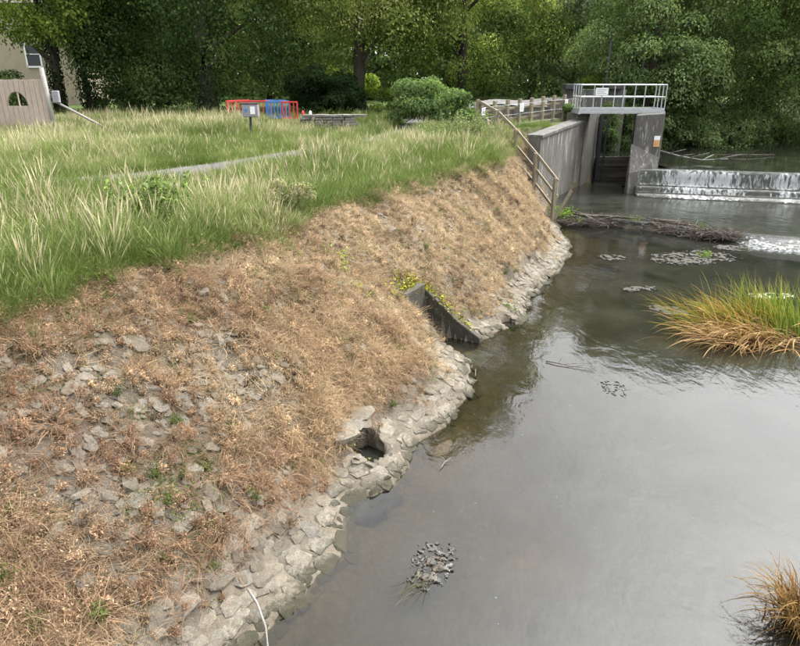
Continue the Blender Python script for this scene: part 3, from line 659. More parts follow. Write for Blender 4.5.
tree('wood_tree', 'tall tree standing behind the alder and the willow', (17.5, 50), 15, 5.5, 4.0, 110, 380, .22, MID[:2]+WILL[1:2], (.9, 1.5), .3, .35)
tree('wood_tree', 'tree off the right end of the weir leaning over the pool', (30, 41), 15, 5.5, 1.8, 120, 300, .24, MID, (.9, 1.5), .35, .35)
tree('background_tree', 'far tree filling the gap above the house roof', (-33, 62), 19, 7, 3, 110, 260, .34, MID, (1.1, 2.0), .2, .4)
for (x, y, h, r_, lb) in ((-24, 66, 18, 6.5, 'far tree between the house and the beeches'), (-13, 68, 19, 7, 'far tree hidden behind the biggest beech'), (-3, 66, 19, 6.5, 'far tree seen through under the lime'),
                          (5, 70, 17, 6.5, 'far tree behind the second lime'), (13, 68, 16, 6.5, 'far tree behind the willow'), (22, 62, 16, 6.5, 'far tree behind the right bank wood'), (32, 58, 17, 7, 'far tree at the right end of the wood')):
    tree('background_tree', lb, (x, y), h, r_, 2.6, 110, 240, .34, MID if x > 0 else DARK[1:]+MID[1:2], (1.1, 2.0), .2, .35, limbs=8)
def bush(name, label, base, rad, height, per, leaf, cols, clumps=26, cr=(.25, .5), weep=.1, cat='bush', z=None, flat=1):
    bx, by = base; bz = float(ground_z(bx, by)) if z is None else z
    return tree(name, label, base, bz+height, rad, bz+.12, clumps, per, leaf, cols, cr, weep, .035, limbs=8, cat=cat, shell=.3, flat=flat)
bush('elder_bush', 'rounded green elder bush below the lime trunk', (1.1, 31.5), 1.75, 2.1, 420, .13, MID[:2]+[(.11, .155, .05)], 44, (.35, .7))
bush('dark_bush', 'dark evergreen bush touching the start of the timber fence', (2.9, 30.2), .7, 1.5, 260, .11, DARK, 18, (.3, .5))
bush('dark_bush', 'very dark evergreen shrub behind the stacked stone slabs', (-4.2, 38.5), 2.0, 2.6, 420, .16, [(.010, .018, .008), (.025, .042, .016)], 46, (.5, .8))
bush('laurel_bush', 'low bright green shrub to the right of the lime trunk', (.6, 40), 2.2, 1.5, 300, .14, BRIGHT, 34, (.4, .7))
bush('laurel_bush', 'yellow green hedge far behind the lime trunk', (-4.6, 56), 2.8, 2.6, 260, .18, BRIGHT, 36, (.5, .8))
bush('ivy_bush', 'small ivy mound at the platform end of the timber fence', (8.1, 31.2), .42, .75, 240, .09, MID[:2]+BRIGHT[1:2], 12, (.2, .32), z=3.15)
bush('yellow_bush', 'yellow green rounded bush behind the platform railing', (12.4, 40.5), 1.5, 2.6, 320, .12, [(.09, .125, .02), (.17, .22, .035), (.22, .27, .05)], 30, (.4, .65))
bush('bramble_bush', 'bramble thicket at the upstream water beside the pier', (13.2, 37.6), 1.7, 2.9, 360, .12, MID+[(.10, .12, .05)], 44, (.4, .7), .3)
bush('bramble_bush', 'dark thicket at the foot of the right bank wood', (17.2, 39.3), 2.4, 2.6, 380, .13, MID, 44, (.5, .8), .3)
bush('bank_bush', 'leafy bush hanging over the far side of the upstream pool', (20.5, 41.2), 2.6, 3.0, 380, .14, MID, 44, (.5, .8), .3)
bush('bank_bush', 'leafy bush at the right edge above the upstream pool', (25.2, 43.4), 2.8, 3.2, 380, .14, MID, 44, (.5, .8), .3)
bush('dark_bush', 'dark bush between the house and the play frame', (-23.0, 38), 2.6, 2.4, 380, .15, DARK, 50, (.5, .8))
bush('dark_bush', 'dark bush under the ivy clad trunks', (-17.6, 43), 1.6, 1.6, 300, .14, DARK, 26, (.4, .7))
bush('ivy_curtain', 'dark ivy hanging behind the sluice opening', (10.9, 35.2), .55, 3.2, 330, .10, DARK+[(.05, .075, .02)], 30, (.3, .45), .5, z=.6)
bush('flower_weed', 'tall weed with faded pinkish heads at the grass edge', (-2.15, 12.7), .5, .8, 150, .045, [(.06, .085, .03), (.13, .15, .06), (.34, .27, .22)], 22, (.12, .2), cat='weed')

# a far wood closing the view behind the trees
n = 90000; x = rng.uniform(-75, 75, n); y = 77+rng.uniform(0, 10, n)+.002*x**2; zt = 15+5*fbm(x, y, .12, 3, 3); z = 2.2+rng.random(n)*(zt-2.2)
o = link('far_wood', leaves_mesh('far_wood', np.stack([x, y, z], 1), rng.normal(0, .6, (n, 3))+[0, -.3, .5], rng.uniform(.55, 1.1, n), palette(MID, n, fbm(x, z, .5, 9, 3)), M['leaf']))
set_props(o, 'far dark woodland closing the view behind all the trees', 'woodland', kind='stuff')
# ------------------------------------------------------------------ grass: tufts scattered by geometry nodes
def tuft_mesh(name, n, h, w, spread, lean, droop, seg=4, heads=0.0, seed=0, mat=None, curl=0.0):
    q = np.random.default_rng(seed); V = []; F = []; v_ = []; b_ = []
    for i in range(n):
        a = q.random()*2*math.pi; r = spread*q.random()**.5; p = np.array([math.cos(a)*r, math.sin(a)*r, -.01])
        az = a+q.normal(0, .7); L = q.uniform(*h); el = math.radians(max(8, 90-abs(q.normal(lean, lean*.5)))); st = L/seg
        side_ = np.array([-math.sin(az), math.cos(az), 0]); rr = q.uniform(0, math.pi); ww = w*q.uniform(.7, 1.3); br = q.uniform(.65, 1.25)
        head = q.random() < heads
        if head: el = math.radians(q.uniform(68, 88)); L *= 1.15; st = L/seg
        sd0 = side_*math.cos(rr)+np.array([math.cos(az), math.sin(az), 0])*math.sin(rr)
        base = len(V)
        for k in range(seg+1):
            f = k/seg; wk = ww*(1-.92*f**1.5) if not head else ww*(.35 if f < .7 else (2.6 if f < .99 else .5))
            V.append(p+sd0*wk*.5); V.append(p-sd0*wk*.5)
            v_ += [min(1, f*(1.35 if head else .42))]*2; b_ += [br*(1.25 if head and f > .7 else 1)]*2
            p = p+np.array([math.cos(az)*math.cos(el), math.sin(az)*math.cos(el), math.sin(el)])*st
            el -= droop*q.uniform(.5, 1.5)*(.35 if head else 1)/seg; az += q.normal(0, curl)
            if p[2] < .005: p[2] = .005; el = max(el, 0)
        for k in range(seg): F.append((base+2*k, base+2*k+1, base+2*k+3, base+2*k+2))
    return np_mesh(name, np.array(V), np.array(F), mat or M['tuft'], {'v': ('FLOAT', v_), 'br': ('FLOAT', b_)})
def herb_mesh(name, n, h, seed, mat=None, leaf=.022, per=14):
    q = np.random.default_rng(seed); V = []; F = []; v_ = []; b_ = []
    for i in range(n):
        a = q.random()*2*math.pi; d = np.array([math.cos(a)*q.uniform(.2, .9), math.sin(a)*q.uniform(.2, .9), 1]); d /= np.linalg.norm(d); L = q.uniform(*h)
        s = np.cross(d, q.normal(size=3)); s /= np.linalg.norm(s); b = len(V)
        V += [s*.002, -s*.002, d*L-s*.001, d*L+s*.001]; F.append((b, b+1, b+2, b+3)); v_ += [0, 0, .6, .6]; b_ += [.8]*4
        for k in range(per):
            c = d*L*q.uniform(.25, 1)+q.normal(0, .018, 3); c[2] = max(c[2], .004); e1 = q.normal(size=3); e1 /= np.linalg.norm(e1); e2 = np.cross(e1, q.normal(size=3)); e2 /= np.linalg.norm(e2)
            l = leaf*q.uniform(.6, 1.5); b = len(V); V += [c-e1*l, c+e2*l*.4, c+e1*l, c-e2*l*.4]; F.append((b, b+1, b+2, b+3)); t = q.random(); v_ += [t]*4; b_ += [q.uniform(.6, 1.3)]*4
    return np_mesh(name, np.array(V), np.array(F), mat or M['tuft'], {'v': ('FLOAT', v_), 'br': ('FLOAT', b_)})
def scatter(name, label, cat, meshes, P, rot, scl, idx, tint=None, tipc=None, parent=None, mat_slot=None):
    """one object of instanced tufts; the source meshes live in a collection of their own outside the scene"""
    col = bpy.data.collections.new(name+'_source')
    for i, me in enumerate(meshes): col.objects.link(bpy.data.objects.new('%s_source_%02d' % (name, i), me))
    me = bpy.data.meshes.new(name); N = len(P); me.vertices.add(N); me.vertices.foreach_set('co', np.ascontiguousarray(P, np.float32).ravel())
    def at(n, ty, key, arr): a = me.attributes.new(n, ty, 'POINT'); a.data.foreach_set(key, np.ascontiguousarray(arr).ravel())
    at('rot', 'FLOAT_VECTOR', 'vector', rot.astype(np.float32)); at('scl', 'FLOAT_VECTOR', 'vector', (scl if scl.ndim == 2 else np.repeat(scl[:, None], 3, 1)).astype(np.float32)); at('idx', 'INT', 'value', idx.astype(np.int32))
    for n, a in (('tint', tint), ('tipc', tipc)):
        if a is not None: at(n, 'FLOAT_COLOR', 'color', np.hstack([a, np.ones((N, 1))]).astype(np.float32))
    o = link(name, me, parent); set_props(o, label, cat, kind='stuff')
    ng = bpy.data.node_groups.new(name, 'GeometryNodeTree')
    ng.interface.new_socket('Geometry', in_out='INPUT', socket_type='NodeSocketGeometry'); ng.interface.new_socket('Geometry', in_out='OUTPUT', socket_type='NodeSocketGeometry')
    gi = ng.nodes.new('NodeGroupInput'); go = ng.nodes.new('NodeGroupOutput'); ip = ng.nodes.new('GeometryNodeInstanceOnPoints'); ci = ng.nodes.new('GeometryNodeCollectionInfo')
    ci.inputs['Collection'].default_value = col; ci.inputs['Separate Children'].default_value = True; ci.inputs['Reset Children'].default_value = True
    ip.inputs['Pick Instance'].default_value = True
    def na(n, ty): a = ng.nodes.new('GeometryNodeInputNamedAttribute'); a.data_type = ty; a.inputs['Name'].default_value = n; return a.outputs['Attribute']
    K = ng.links.new
    K(gi.outputs[0], ip.inputs['Points']); K(ci.outputs[0], ip.inputs['Instance']); K(na('idx', 'INT'), ip.inputs['Instance Index'])
    er = ng.nodes.new('FunctionNodeEulerToRotation'); K(na('rot', 'FLOAT_VECTOR'), er.inputs[0]); K(er.outputs[0], ip.inputs['Rotation']); K(na('scl', 'FLOAT_VECTOR'), ip.inputs['Scale'])
    K(ip.outputs[0], go.inputs[0])
    md = o.modifiers.new('scatter', 'NODES'); md.node_group = ng
    return o
ca_, sa_ = math.cos(math.radians(20.95)), math.sin(math.radians(20.95))
def in_view(x, y, z, m=.10):
    zc = y*ca_-(z-5)*sa_; yc = y*sa_+(z-5)*ca_
    return (zc > .5) & (np.abs(x/zc) < .625+m) & (yc/zc > -.505-m) & (yc/zc < .505+m)

# the dead grass on the revetment
def bank_points(n, ymax=27):
    x = rng.uniform(-8, 7, n); y = rng.uniform(2.5, ymax, n); z, d, w, s = ground_z(x, y, True)
    ok = (d > .02) & (d < w+.5) & in_view(x, y, z, .15) & (x < 6.3)
    rx = x-SLOT_M[0]; ry = y-SLOT_M[1]; a = rx*SLOT_D[0]+ry*SLOT_D[1]; b = rx*SLOT_N[0]+ry*SLOT_N[1]
    ok &= ~((a > -.9) & (a < SLOT_L+.42) & (np.abs(b) < SLOT_W+.10))
    for hx, hy, hr, hd in HOLES: ok &= np.hypot(x-hx, y-hy) > hr*1.15
    return x[ok], y[ok], z[ok], d[ok], w[ok], s[ok]
def downslope(x, y):
    e = .12; return np.stack([ground_z(x-e, y)-ground_z(x+e, y), ground_z(x, y-e)-ground_z(x, y+e)], 1)/(2*e)
def bare(x, y):      # where the stones lie open
    a = sstep(.46, .60, fbm(x, y, .55, 21, 3)*.6+fbm(x, y, 2.2, 5, 3)*.4)
    b = np.exp(-((x+3.2)**2/1.1+(y-5.9)**2/1.3))*1.3+np.exp(-((x+2.4)**2/1.0+(y-7.7)**2/1.0))*.35+np.exp(-((x+4.1)**2/.4+(y-5.6)**2/.5))*.7
    return np.clip(a*.62+b*.8, 0, 1)
dry = [tuft_mesh('dry_%d' % i, 40, (.10, .26), .0046, .06, 54, 1.7, 4, .0, 40+i, curl=.25) for i in range(4)]
dry += [tuft_mesh('dry_flat_%d' % i, 38, (.12, .32), .0044, .08, 70, .9, 4, 0, 50+i, curl=.35) for i in range(3)]
dry += [herb_mesh('herb_%d' % i, 10, (.06, .17), 60+i, leaf=.009, per=22) for i in range(3)]
dry += [herb_mesh('litter_%d' % i, 12, (.02, .06), 70+i, leaf=.013, per=12) for i in range(2)]
x, y, z, d, w, s = bank_points(215000)
cover = sstep(.32, 1.0, d+.35*(fbm(x, y, 1.5, 3, 3)-.5)*2-.15*(y < 6.2))*(1-.85*bare(x, y))*(.38+.62*sstep(.36, .60, fbm(x, y, 3.2, 91, 3)))
far = np.hypot(x, y)
ok = rng.random(len(x)) < cover*np.clip(1.0-(far-7)*.04, .42, 1.0)
x, y, z, d, w = x[ok], y[ok], z[ok], d[ok], w[ok]; N = len(x)
ds = downslope(x, y)
red = sstep(.40, .62, fbm(x, y, .55, 14, 3)+.16*sstep(11, 5, y)-.12*sstep(12, 17, y))
herb = rng.random(N) < .05+.16*red
litter = rng.random(N) < .12
idx = np.where(litter, rng.integers(10, 12, N), np.where(herb, rng.integers(7, 10, N), np.where(rng.random(N) < .5, rng.integers(0, 4, N), rng.integers(4, 7, N))))
dead_a, dead_b, dead_c = np.array([.46, .33, .20]), np.array([.275, .168, .105]), np.array([.58, .46, .295])
tn = lerp3(dead_a, dead_b, np.clip(red*.85+rng.normal(0, .18, N), 0, 1)); pale = np.clip(sstep(.5, .72, fbm(x, y, 1.2, 30, 3))*(1-.6*sstep(8, 5.5, y))+sstep(10, 15, y)*.75+rng.normal(0, .15, N), 0, 1)
tint = tn*(1-pale*.6)[:, None]+dead_c*(pale*.6)[:, None]; tint *= (1+rng.normal(0, .16, (N, 1)))
grn = (rng.random(N) < .05+.5*np.exp(-((x+2.45)**2+(y-5.6)**2)/.12)+.45*sstep(.62, .75, fbm(x, y, 1.0, 44, 3))*.4+.5*sstep(-.5, .3, d-w)); tint[grn] = np.array([.10, .135, .035])*(1+rng.normal(0, .2, (grn.sum(), 1)))
tipc = np.clip(tint*1.22, .01, .85); tint = np.clip(tint*.62, .01, .8)  # blade roots darkened, tips lightened: shade inside the tufts put into the colour
rot = np.stack([ds[:, 1]*-.55+rng.normal(0, .15, N), ds[:, 0]*.55+rng.normal(0, .15, N), rng.random(N)*6.283], 1)
# tilt is applied in world axes after the spin, so split it into the spun frame
rot = np.array([tuple((Euler((float(a), float(b), 0)).to_matrix() @ Euler((0, 0, float(c))).to_matrix()).to_euler()) for a, b, c in rot])
scl = (.45+rng.gamma(3.0, .17, N)).clip(.4, 1.6)*np.where(idx >= 10, 1.1, 1.0)*(1-.25*sstep(.9, .3, d))*np.clip(1.3-.03*np.hypot(x, y), 1.0, 1.15)
x2, y2, z2, d2, w2, s2 = bank_points(60000); ok = (rng.random(len(x2)) < .5*sstep(.6, 1.1, d2)*(1-.75*bare(x2, y2))); x2, y2, z2 = x2[ok], y2[ok], z2[ok]; n2_ = len(x2)   # fallen straw over everything
lt = lerp3((.30, .22, .14), (.17, .115, .075), rng.random(n2_))*(1+rng.normal(0, .2, (n2_, 1)))
x, y, z = np.r_[x, x2], np.r_[y, y2], np.r_[z, z2+.005]; rot = np.vstack([rot, np.stack([rng.normal(0, .3, n2_), rng.normal(0, .3, n2_), rng.random(n2_)*6.28], 1)]); scl = np.r_[scl, rng.uniform(.6, 1.5, n2_)]; idx = np.r_[idx, rng.integers(10, 12, n2_)]; tint = np.vstack([tint, np.clip(lt*.7, .01, .8)]); tipc = np.vstack([tipc, np.clip(lt*1.2, .01, .8)])
scatter('dead_grass', 'dead straw coloured grass and withered weeds over the stone slope', 'dead grass', dry, np.stack([x, y, z], 1), rot, scl, idx, tint, tipc)

# the living grass on the flat
grn_t = [tuft_mesh('green_%d' % i, 58, (.20, .50), .0048, .12, 26, 1.3, 4, .0, 80+i, curl=.10) for i in range(4)]
grn_t += [tuft_mesh('seed_%d' % i, 46, (.26, .58), .0046, .12, 22, 1.2, 5, .40, 90+i, curl=.08) for i in range(4)]
grn_t2 = [tuft_mesh('stalk_%d' % i, 9, (.5, .85), .0065, .12, 15, .6, 5, 1.0, 110+i, curl=.05) for i in range(3)]
grn_t += [tuft_mesh('short_%d' % i, 40, (.06, .18), .006, .11, 35, 1.2, 3, .0, 100+i) for i in range(2)]
n = 165000; x = rng.uniform(-24, 6.5, n); y = rng.uniform(6, 42, n); z, d, w, s = ground_z(x, y, True)
ok = (d > w-.25+.7*(fbm(x, y, .9, 17, 3)-.5)) & in_view(x, y, z, .08); x, y, z, d, w = x[ok], y[ok], z[ok], d[ok], w[ok]
pd = dist_poly(PATH, x, y); rr = np.hypot(x, y)
den = np.clip(1.25-(rr-9)*.028, .42, 1.0)*sstep(.42, .75, pd)*np.where(y > 36, .6, 1)
ok = rng.random(len(x)) < den; x, y, z, d, w, pd, rr = [q[ok] for q in (x, y, z, d, w, pd, rr)]; N = len(x)
lush = fbm(x, y, .35, 55, 3); straw = np.clip(sstep(.46, .66, fbm(x, y, .5, 71, 3))*.65+rng.normal(0, .2, N), 0, 1)
belt = (x > -17) & (x < -6.2) & (y > 23.5) & (y < 31.5)
idx = np.where((rng.random(N) < .30+.45*straw) | (belt & (rng.random(N) < .8)), rng.integers(4, 8, N), rng.integers(0, 4, N)); short = (pd < .95) | (y > 34); idx = np.where(short & (rng.random(N) < .8), rng.integers(8, 10, N), idx)
tint = lerp3((.075, .135, .022), (.14, .195, .042), np.clip(lush+rng.normal(0, .2, N), 0, 1))*(1-straw*.25)[:, None]+np.array([.25, .24, .11])*(straw*.25)[:, None]
tipc = tint*.55+np.array([.33, .34, .16])*.45*(.3+.7*straw)[:, None]; tint = np.clip(tint*(1+rng.normal(0, .15, (N, 1))), .01, .8)
stalk = (rng.random(N) < .03+.10*straw+.08*belt) & (pd > .9) & (y < 33); idx = np.where(stalk, rng.integers(10, 13, N), idx); tipc[stalk] = np.array([.33, .29, .18])*(1+rng.normal(0, .12, (stalk.sum(), 1)))
tint *= (.62+.75*fbm(x, y, .8, 61, 3))[:, None]
edge = sstep(-.3, .5, d-w)
scl = rng.uniform(.6, 1.1, N)*(.62+.38*edge)*(.75+.7*vnoise(x, y, .6, 3))*np.clip(1.08-.016*(rr-9), .70, 1.1)*np.where(x > -2.6, 1.0, np.where(x < -6.3, .72, .50)+np.where(x > -2.6, 0, np.where(x < -6.3, .28, .50))*sstep(.7, 3.0, pd))*np.where(stalk, .88, 1)*np.where((y > 26) & (x > 2.4), .5, 1)*np.where(belt, 1.3, 1)
rot = np.stack([rng.normal(0, .12, N), rng.normal(0, .12, N), rng.random(N)*6.283], 1)
scatter('meadow_grass', 'tall green grass with pale seed heads along the bank top', 'grass', grn_t+grn_t2, np.stack([x, y, z], 1), rot, scl, idx, tint, tipc)

# ------------------------------------------------------------------ stones of the revetment
def hull_stone(seed, flat=.5, n=20):
    import bmesh
    q = np.random.default_rng(seed); bm = bmesh.new()
    u = q.normal(size=(n, 3)); u /= np.linalg.norm(u, axis=1)[:, None]; u = np.sign(u)*np.abs(u)**.6
    u /= np.abs(u).max(); u *= np.array([q.uniform(.42, .55), q.uniform(.36, .5), flat*q.uniform(.7, 1.1)*.5])*q.uniform(.85, 1.1, (n, 1))
    for p in u: bm.verts.new(p)
    res = bmesh.ops.convex_hull(bm, input=bm.verts); 
    for v in [v for v in bm.verts if not v.link_faces]: bm.verts.remove(v)
    me = bpy.data.meshes.new('stone'); bm.to_mesh(me); bm.free(); me.materials.append(M['stone']); return me
stone_me = [hull_stone(200+i, .44 if i < 5 else .27) for i in range(14)]
ST = []                                                    # x, y, z, size, rot, variant, stretch
Ls = np.interp
s0 = float(np.interp(3.0, E_[:200, 1], EL[:200])); 
Es = np.stack([np.interp(np.arange(0, EL[-1], .1), EL, E_[:, k]) for k in range(3)], 1)
sa = np.arange(0, EL[-1], .1); tg = np.gradient(Es[:, :2], axis=0); tg /= np.maximum(np.linalg.norm(tg, axis=1), 1e-6)[:, None]; tg = np.stack([np.convolve(tg[:, k], np.ones(7)/7, 'same') for k in range(2)], 1)
def edge_at(s): 
    i = min(int(s/.1), len(sa)-1); t_ = tg[i]/max(np.linalg.norm(tg[i]), 1e-6); return Es[i, :2], np.array([-t_[1], t_[0]]), math.atan2(t_[1], t_[0])
first = int(np.argmax((Es[:, 1] > 3.2))); last = int(np.argmax((Es[:, 1] > 24) & (Es[:, 0] > 4)))
s = sa[first]
while s < sa[last]:                                        # the packed toe along the water
    p, nn, ang = edge_at(s); wide = .62+.28*float(sstep(6.6, 5.0, p[1])); d = -.03; row = 0
    while d < wide:
        size = R.choice((R.uniform(.08, .14), R.uniform(.12, .20), R.uniform(.16, .30))); q = p+nn*(d+R.uniform(-.03, .03))+np.array([math.cos(ang), math.sin(ang)])*R.uniform(-.06, .06)
        ST.append([q[0], q[1], size, ang+R.uniform(-.35, .35), R.randrange(14), -.30 if row else -.25]); d += size*R.uniform(.62, .9); row += 1
    s += R.uniform(.11, .16)
x, y, z, d, w, s = bank_points(26000, 25)
pb = bare(x, y); keep = (rng.random(len(x)) < .22+.78*pb) & (d > .45) & (d < w-.10)
for a, b in zip(x[keep], y[keep]): ST.append([a, b, min(.22, .06+rng.gamma(1.6, .028)), rng.random()*6.28, int(rng.integers(14)), .05])
ST = [q for q in ST if not any(math.hypot(q[0]-h[0], q[1]-h[1]) < h[2]*.95+q[2]*.25 for h in HOLES)]
def in_slot(q):
    rx, ry = q[0]-SLOT_M[0], q[1]-SLOT_M[1]; a = rx*SLOT_D[0]+ry*SLOT_D[1]; b = rx*SLOT_N[0]+ry*SLOT_N[1]; return -.4 < a < SLOT_L and abs(b) < SLOT_W+q[2]*.5
ST = [q for q in ST if not in_slot(q)]
sx = np.array([q[0] for q in ST]); sy = np.array([q[1] for q in ST]); sz = ground_z(sx, sy); dsl = downslope(sx, sy); ss = np.array([q[2] for q in ST])
vis = in_view(sx, sy, sz, 0.0); score = ss/np.sqrt(sx**2+sy**2+(sz-5)**2)*vis
order = np.argsort(-score); top = set(order[:285].tolist()); RP, RR, RS, RI = [], [], [], []
for i, q in enumerate(ST):
    tx, ty = float(np.clip(dsl[i, 0], -1.2, 1.2)), float(np.clip(dsl[i, 1], -1.2, 1.2))
    e = (Euler((-math.atan(ty)*.9+R.uniform(-.12, .12), math.atan(tx)*.9+R.uniform(-.12, .12), 0)).to_matrix() @ Euler((0, 0, q[3])).to_matrix()).to_euler()
    zz = max(float(sz[i]), -.12)+q[2]*.5*(q[5]+.18); k = (q[2]*R.uniform(1.05, 1.45), q[2]*R.uniform(.9, 1.2), q[2]*R.uniform(.8, 1.2))
    if i in top:
        o = link('stone', stone_me[q[4]], ground, (q[0], q[1], zz), e); o.scale = k
    else: RP.append((q[0], q[1], zz)); RR.append(tuple(e)); RS.append(k); RI.append(q[4])
for hx, hy, hr, hd in HOLES[:3]:                            # stones bridging the upper side of each cavity
    for k in range(5):
        u_ = -hr*.95+k*hr*.48; px_, py_ = hx-.90*hr*.55+.42*u_, hy+.42*hr*.55+.90*u_; rz_ = R.uniform(0, 6.28)
        zz = float(ground_z(hx-.9*hr*1.4, hy+.42*hr*1.4))-.07+R.uniform(-.03, .02)
        o = link('stone', stone_me[7+k], ground, (px_, py_, zz), (R.uniform(-.15, .15), R.uniform(.05, .3), rz_)); o.scale = (hr*1.25, hr*1.1, hr*1.2)
scatter('small_stones', None, None, stone_me, np.array(RP), np.array(RR), np.array(RS), np.array(RI), parent=ground)

# ------------------------------------------------------------------ culvert outfall
t = thing('culvert_outfall', 'concrete culvert outfall with tall wing wall cut into the slope', 'culvert', (1.0, 11.8, 0))
def sp(a, b): p = SLOT_M+SLOT_D*a+SLOT_N*b; return p[0], p[1]
def slope_top(a, b, up=.05): return float(ground_z(*sp(a, b)))+up
def side_wall(b0, b1, bz, a0, top_add):
    aa = np.linspace(a0, SLOT_L+.12, 6); V = []
    for a in aa:
        zt_ = max(slope_top(a, bz)+top_add, .12) if top_add < 0 else .5*max(slope_top(a, bz), .1)+.5*(.12+.98*max(0, (a+.15)/(SLOT_L+.15)))
        for b in (b0, b1): V += [(*sp(a, b), -.5), (*sp(a, b), zt_)]
    F_ = []
    for i in range(5):
        o = i*4; F_ += [(o, o+4, o+5, o+1), (o+2, o+3, o+7, o+6), (o+1, o+5, o+7, o+3), (o, o+2, o+6, o+4)]
    F_ += [(0, 1, 3, 2), (20, 22, 23, 21)]
    return V, F_
mb = MB(); mb.add(*side_wall(SLOT_W, SLOT_W+.16, SLOT_W+.35, -.16, .10)); P0(mb.build('wing_wall', M['culvert'], t, .02), t)
mb = MB(); mb.add(*side_wall(-SLOT_W-.14, -SLOT_W, -SLOT_W-.05, -.05, -.16)); P0(mb.build('wing_wall', M['culvert'], t, .02), t)
mb = MB(); zt_ = slope_top(SLOT_L+.3, 0); V, F_ = prism([sp(SLOT_L, -SLOT_W+.004), sp(SLOT_L, SLOT_W-.004), sp(SLOT_L+.2, SLOT_W-.004), sp(SLOT_L+.2, -SLOT_W+.004)], -.4, min(1.08, max(slope_top(SLOT_L+.28, -.2), slope_top(SLOT_L+.28, .2))+.02)); mb.add(V, F_); P0(mb.build('headwall', M['culvert'], t, .02), t)
mb = MB(); V, F_ = prism([sp(-.5, -SLOT_W+.005), sp(-.5, SLOT_W-.005), sp(SLOT_L+.1, SLOT_W-.005), sp(SLOT_L+.1, -SLOT_W+.005)], -.5, [-.16, -.16, -.02, -.02]); mb.add(V, F_); P0(mb.build('invert', M['wet_concrete'], t), t)
# moss over the head of the culvert
n = 1100; a = SLOT_L+rng.normal(.06, .2, n); b = rng.normal(.06, .34, n); px, py = SLOT_M[0]+SLOT_D[0]*a+SLOT_N[0]*b, SLOT_M[1]+SLOT_D[1]*a+SLOT_N[1]*b
pz = np.maximum(ground_z(px, py), .85)+rng.uniform(.03, .16, n); ok = (a > SLOT_L-.02) | (b > SLOT_W); pz = np.where(a < SLOT_L, np.maximum(ground_z(px, py), .5), pz)
c = np.stack([px, py, pz], 1)[ok]
a2 = rng.random(420)*(SLOT_L+.1); b2 = SLOT_W+.08+rng.normal(.04, .07, 420); x2_, y2_ = SLOT_M[0]+SLOT_D[0]*a2+SLOT_N[0]*b2, SLOT_M[1]+SLOT_D[1]*a2+SLOT_N[1]*b2
zt2 = .5*np.maximum(ground_z(SLOT_M[0]+SLOT_D[0]*a2+SLOT_N[0]*(SLOT_W+.35), SLOT_M[1]+SLOT_D[1]*a2+SLOT_N[1]*(SLOT_W+.35))+.05, .1)+.5*(.12+.98*(a2+.15)/(SLOT_L+.15)); keep2 = rng.random(420) < .25+.75*a2/SLOT_L
c = np.vstack([c, np.stack([x2_, y2_, zt2+rng.uniform(-.02, .05, 420)], 1)[keep2]])
o = link('moss_clump', leaves_mesh('moss_clump', c, rng.normal(0, .5, c.shape)+[0, 0, .8], rng.uniform(.035, .075, len(c)), palette([(.07, .05, .02), (.11, .095, .025), (.20, .19, .03), (.36, .37, .04)], len(c), rng.random(len(c))), M['leaf']))
set_props(o, 'yellow green moss growing over the culvert head', 'moss', kind='stuff')

# ------------------------------------------------------------------ weeds on the slope
def weed(name, label, base, n, h, leaf, cols, spread, seed, group=None):
    q = np.random.default_rng(seed); bx, by = base; lift = .22 if name == 'dam_plant' else .0; bz = max(float(ground_z(bx, by)), lift); t = thing(name, label, 'weed', (bx, by, bz), 0, group); P_, mb = [], MB()
    for i in range(n):
        px, py = q.normal(0, spread, 2); L = q.uniform(*h); gz = max(float(ground_z(bx+px, by+py)), lift)-bz; tip = (px+q.normal(0, .06), py+q.normal(0, .06), gz+L)
        mb.tube([(px, py, gz-.02), tip], [.003, .0015], 4, False)
        for k in range(int(6+L*26)): f = q.random(); P_.append((px+(tip[0]-px)*f+q.normal(0, .03), py+(tip[1]-py)*f+q.normal(0, .03), gz+max(.01, L*f)))
    P_ = np.array(P_); mb.build('stems', M['timber'], t)
    link('leaves', leaves_mesh('leaves', P_, q.normal(0, .5, P_.shape)+[0, 0, .8], q.uniform(.6, 1.3, len(P_))*leaf, palette(cols, len(P_), q.random(len(P_))), M['leaf']), t)
YG = [(.13, .17, .03), (.24, .29, .06), (.33, .37, .11)]; FG = [(.045, .075, .02), (.08, .12, .03), (.12, .16, .05)]
weed('yellow_weed', 'yellow green weed sprig high on the slope below the faded weed', (-1.15, 11.9), 16, (.12, .30), .05, YG, .12, 301)
weed('yellow_weed', 'small yellow green weed nearer the culvert', (-.72, 11.15), 10, (.08, .2), .045, YG, .10, 302)
weed('green_weed', 'low fresh green weed patch in the dead grass near the stones', (-2.42, 5.62), 46, (.04, .12), .030, FG, .17, 303)
weed('green_weed', 'thin green weed below the low fresh patch', (-2.1, 5.05), 26, (.03, .10), .028, FG, .14, 304)
weed('yellow_weed', 'yellowish weed beside the dark hole in the toe', (-.62, 7.6), 14, (.06, .16), .035, YG[:2]+[(.2, .17, .07)], .08, 305)
weed('dam_plant', 'small green tuft halfway along the driftwood dam', (8.4, 22.65), 14, (.08, .2), .05, [(.07, .12, .02), (.13, .19, .04)], .10, 330)
weed('dam_plant', 'green tuft near the right end of the driftwood dam', (10.2, 21.5), 16, (.08, .22), .05, [(.07, .12, .02), (.13, .19, .04)], .12, 331)
weed('mat_plant', 'small green plant growing on the large ragged weed mat', (9.15, 18.6), 18, (.08, .25), .05, [(.07, .12, .02), (.13, .2, .04)], .10, 332)
weed('green_weed', 'green weed rooted in the toe stones halfway to the dam', (2.5, 13.55), 14, (.08, .2), .04, FG+YG[:1], .10, 306)
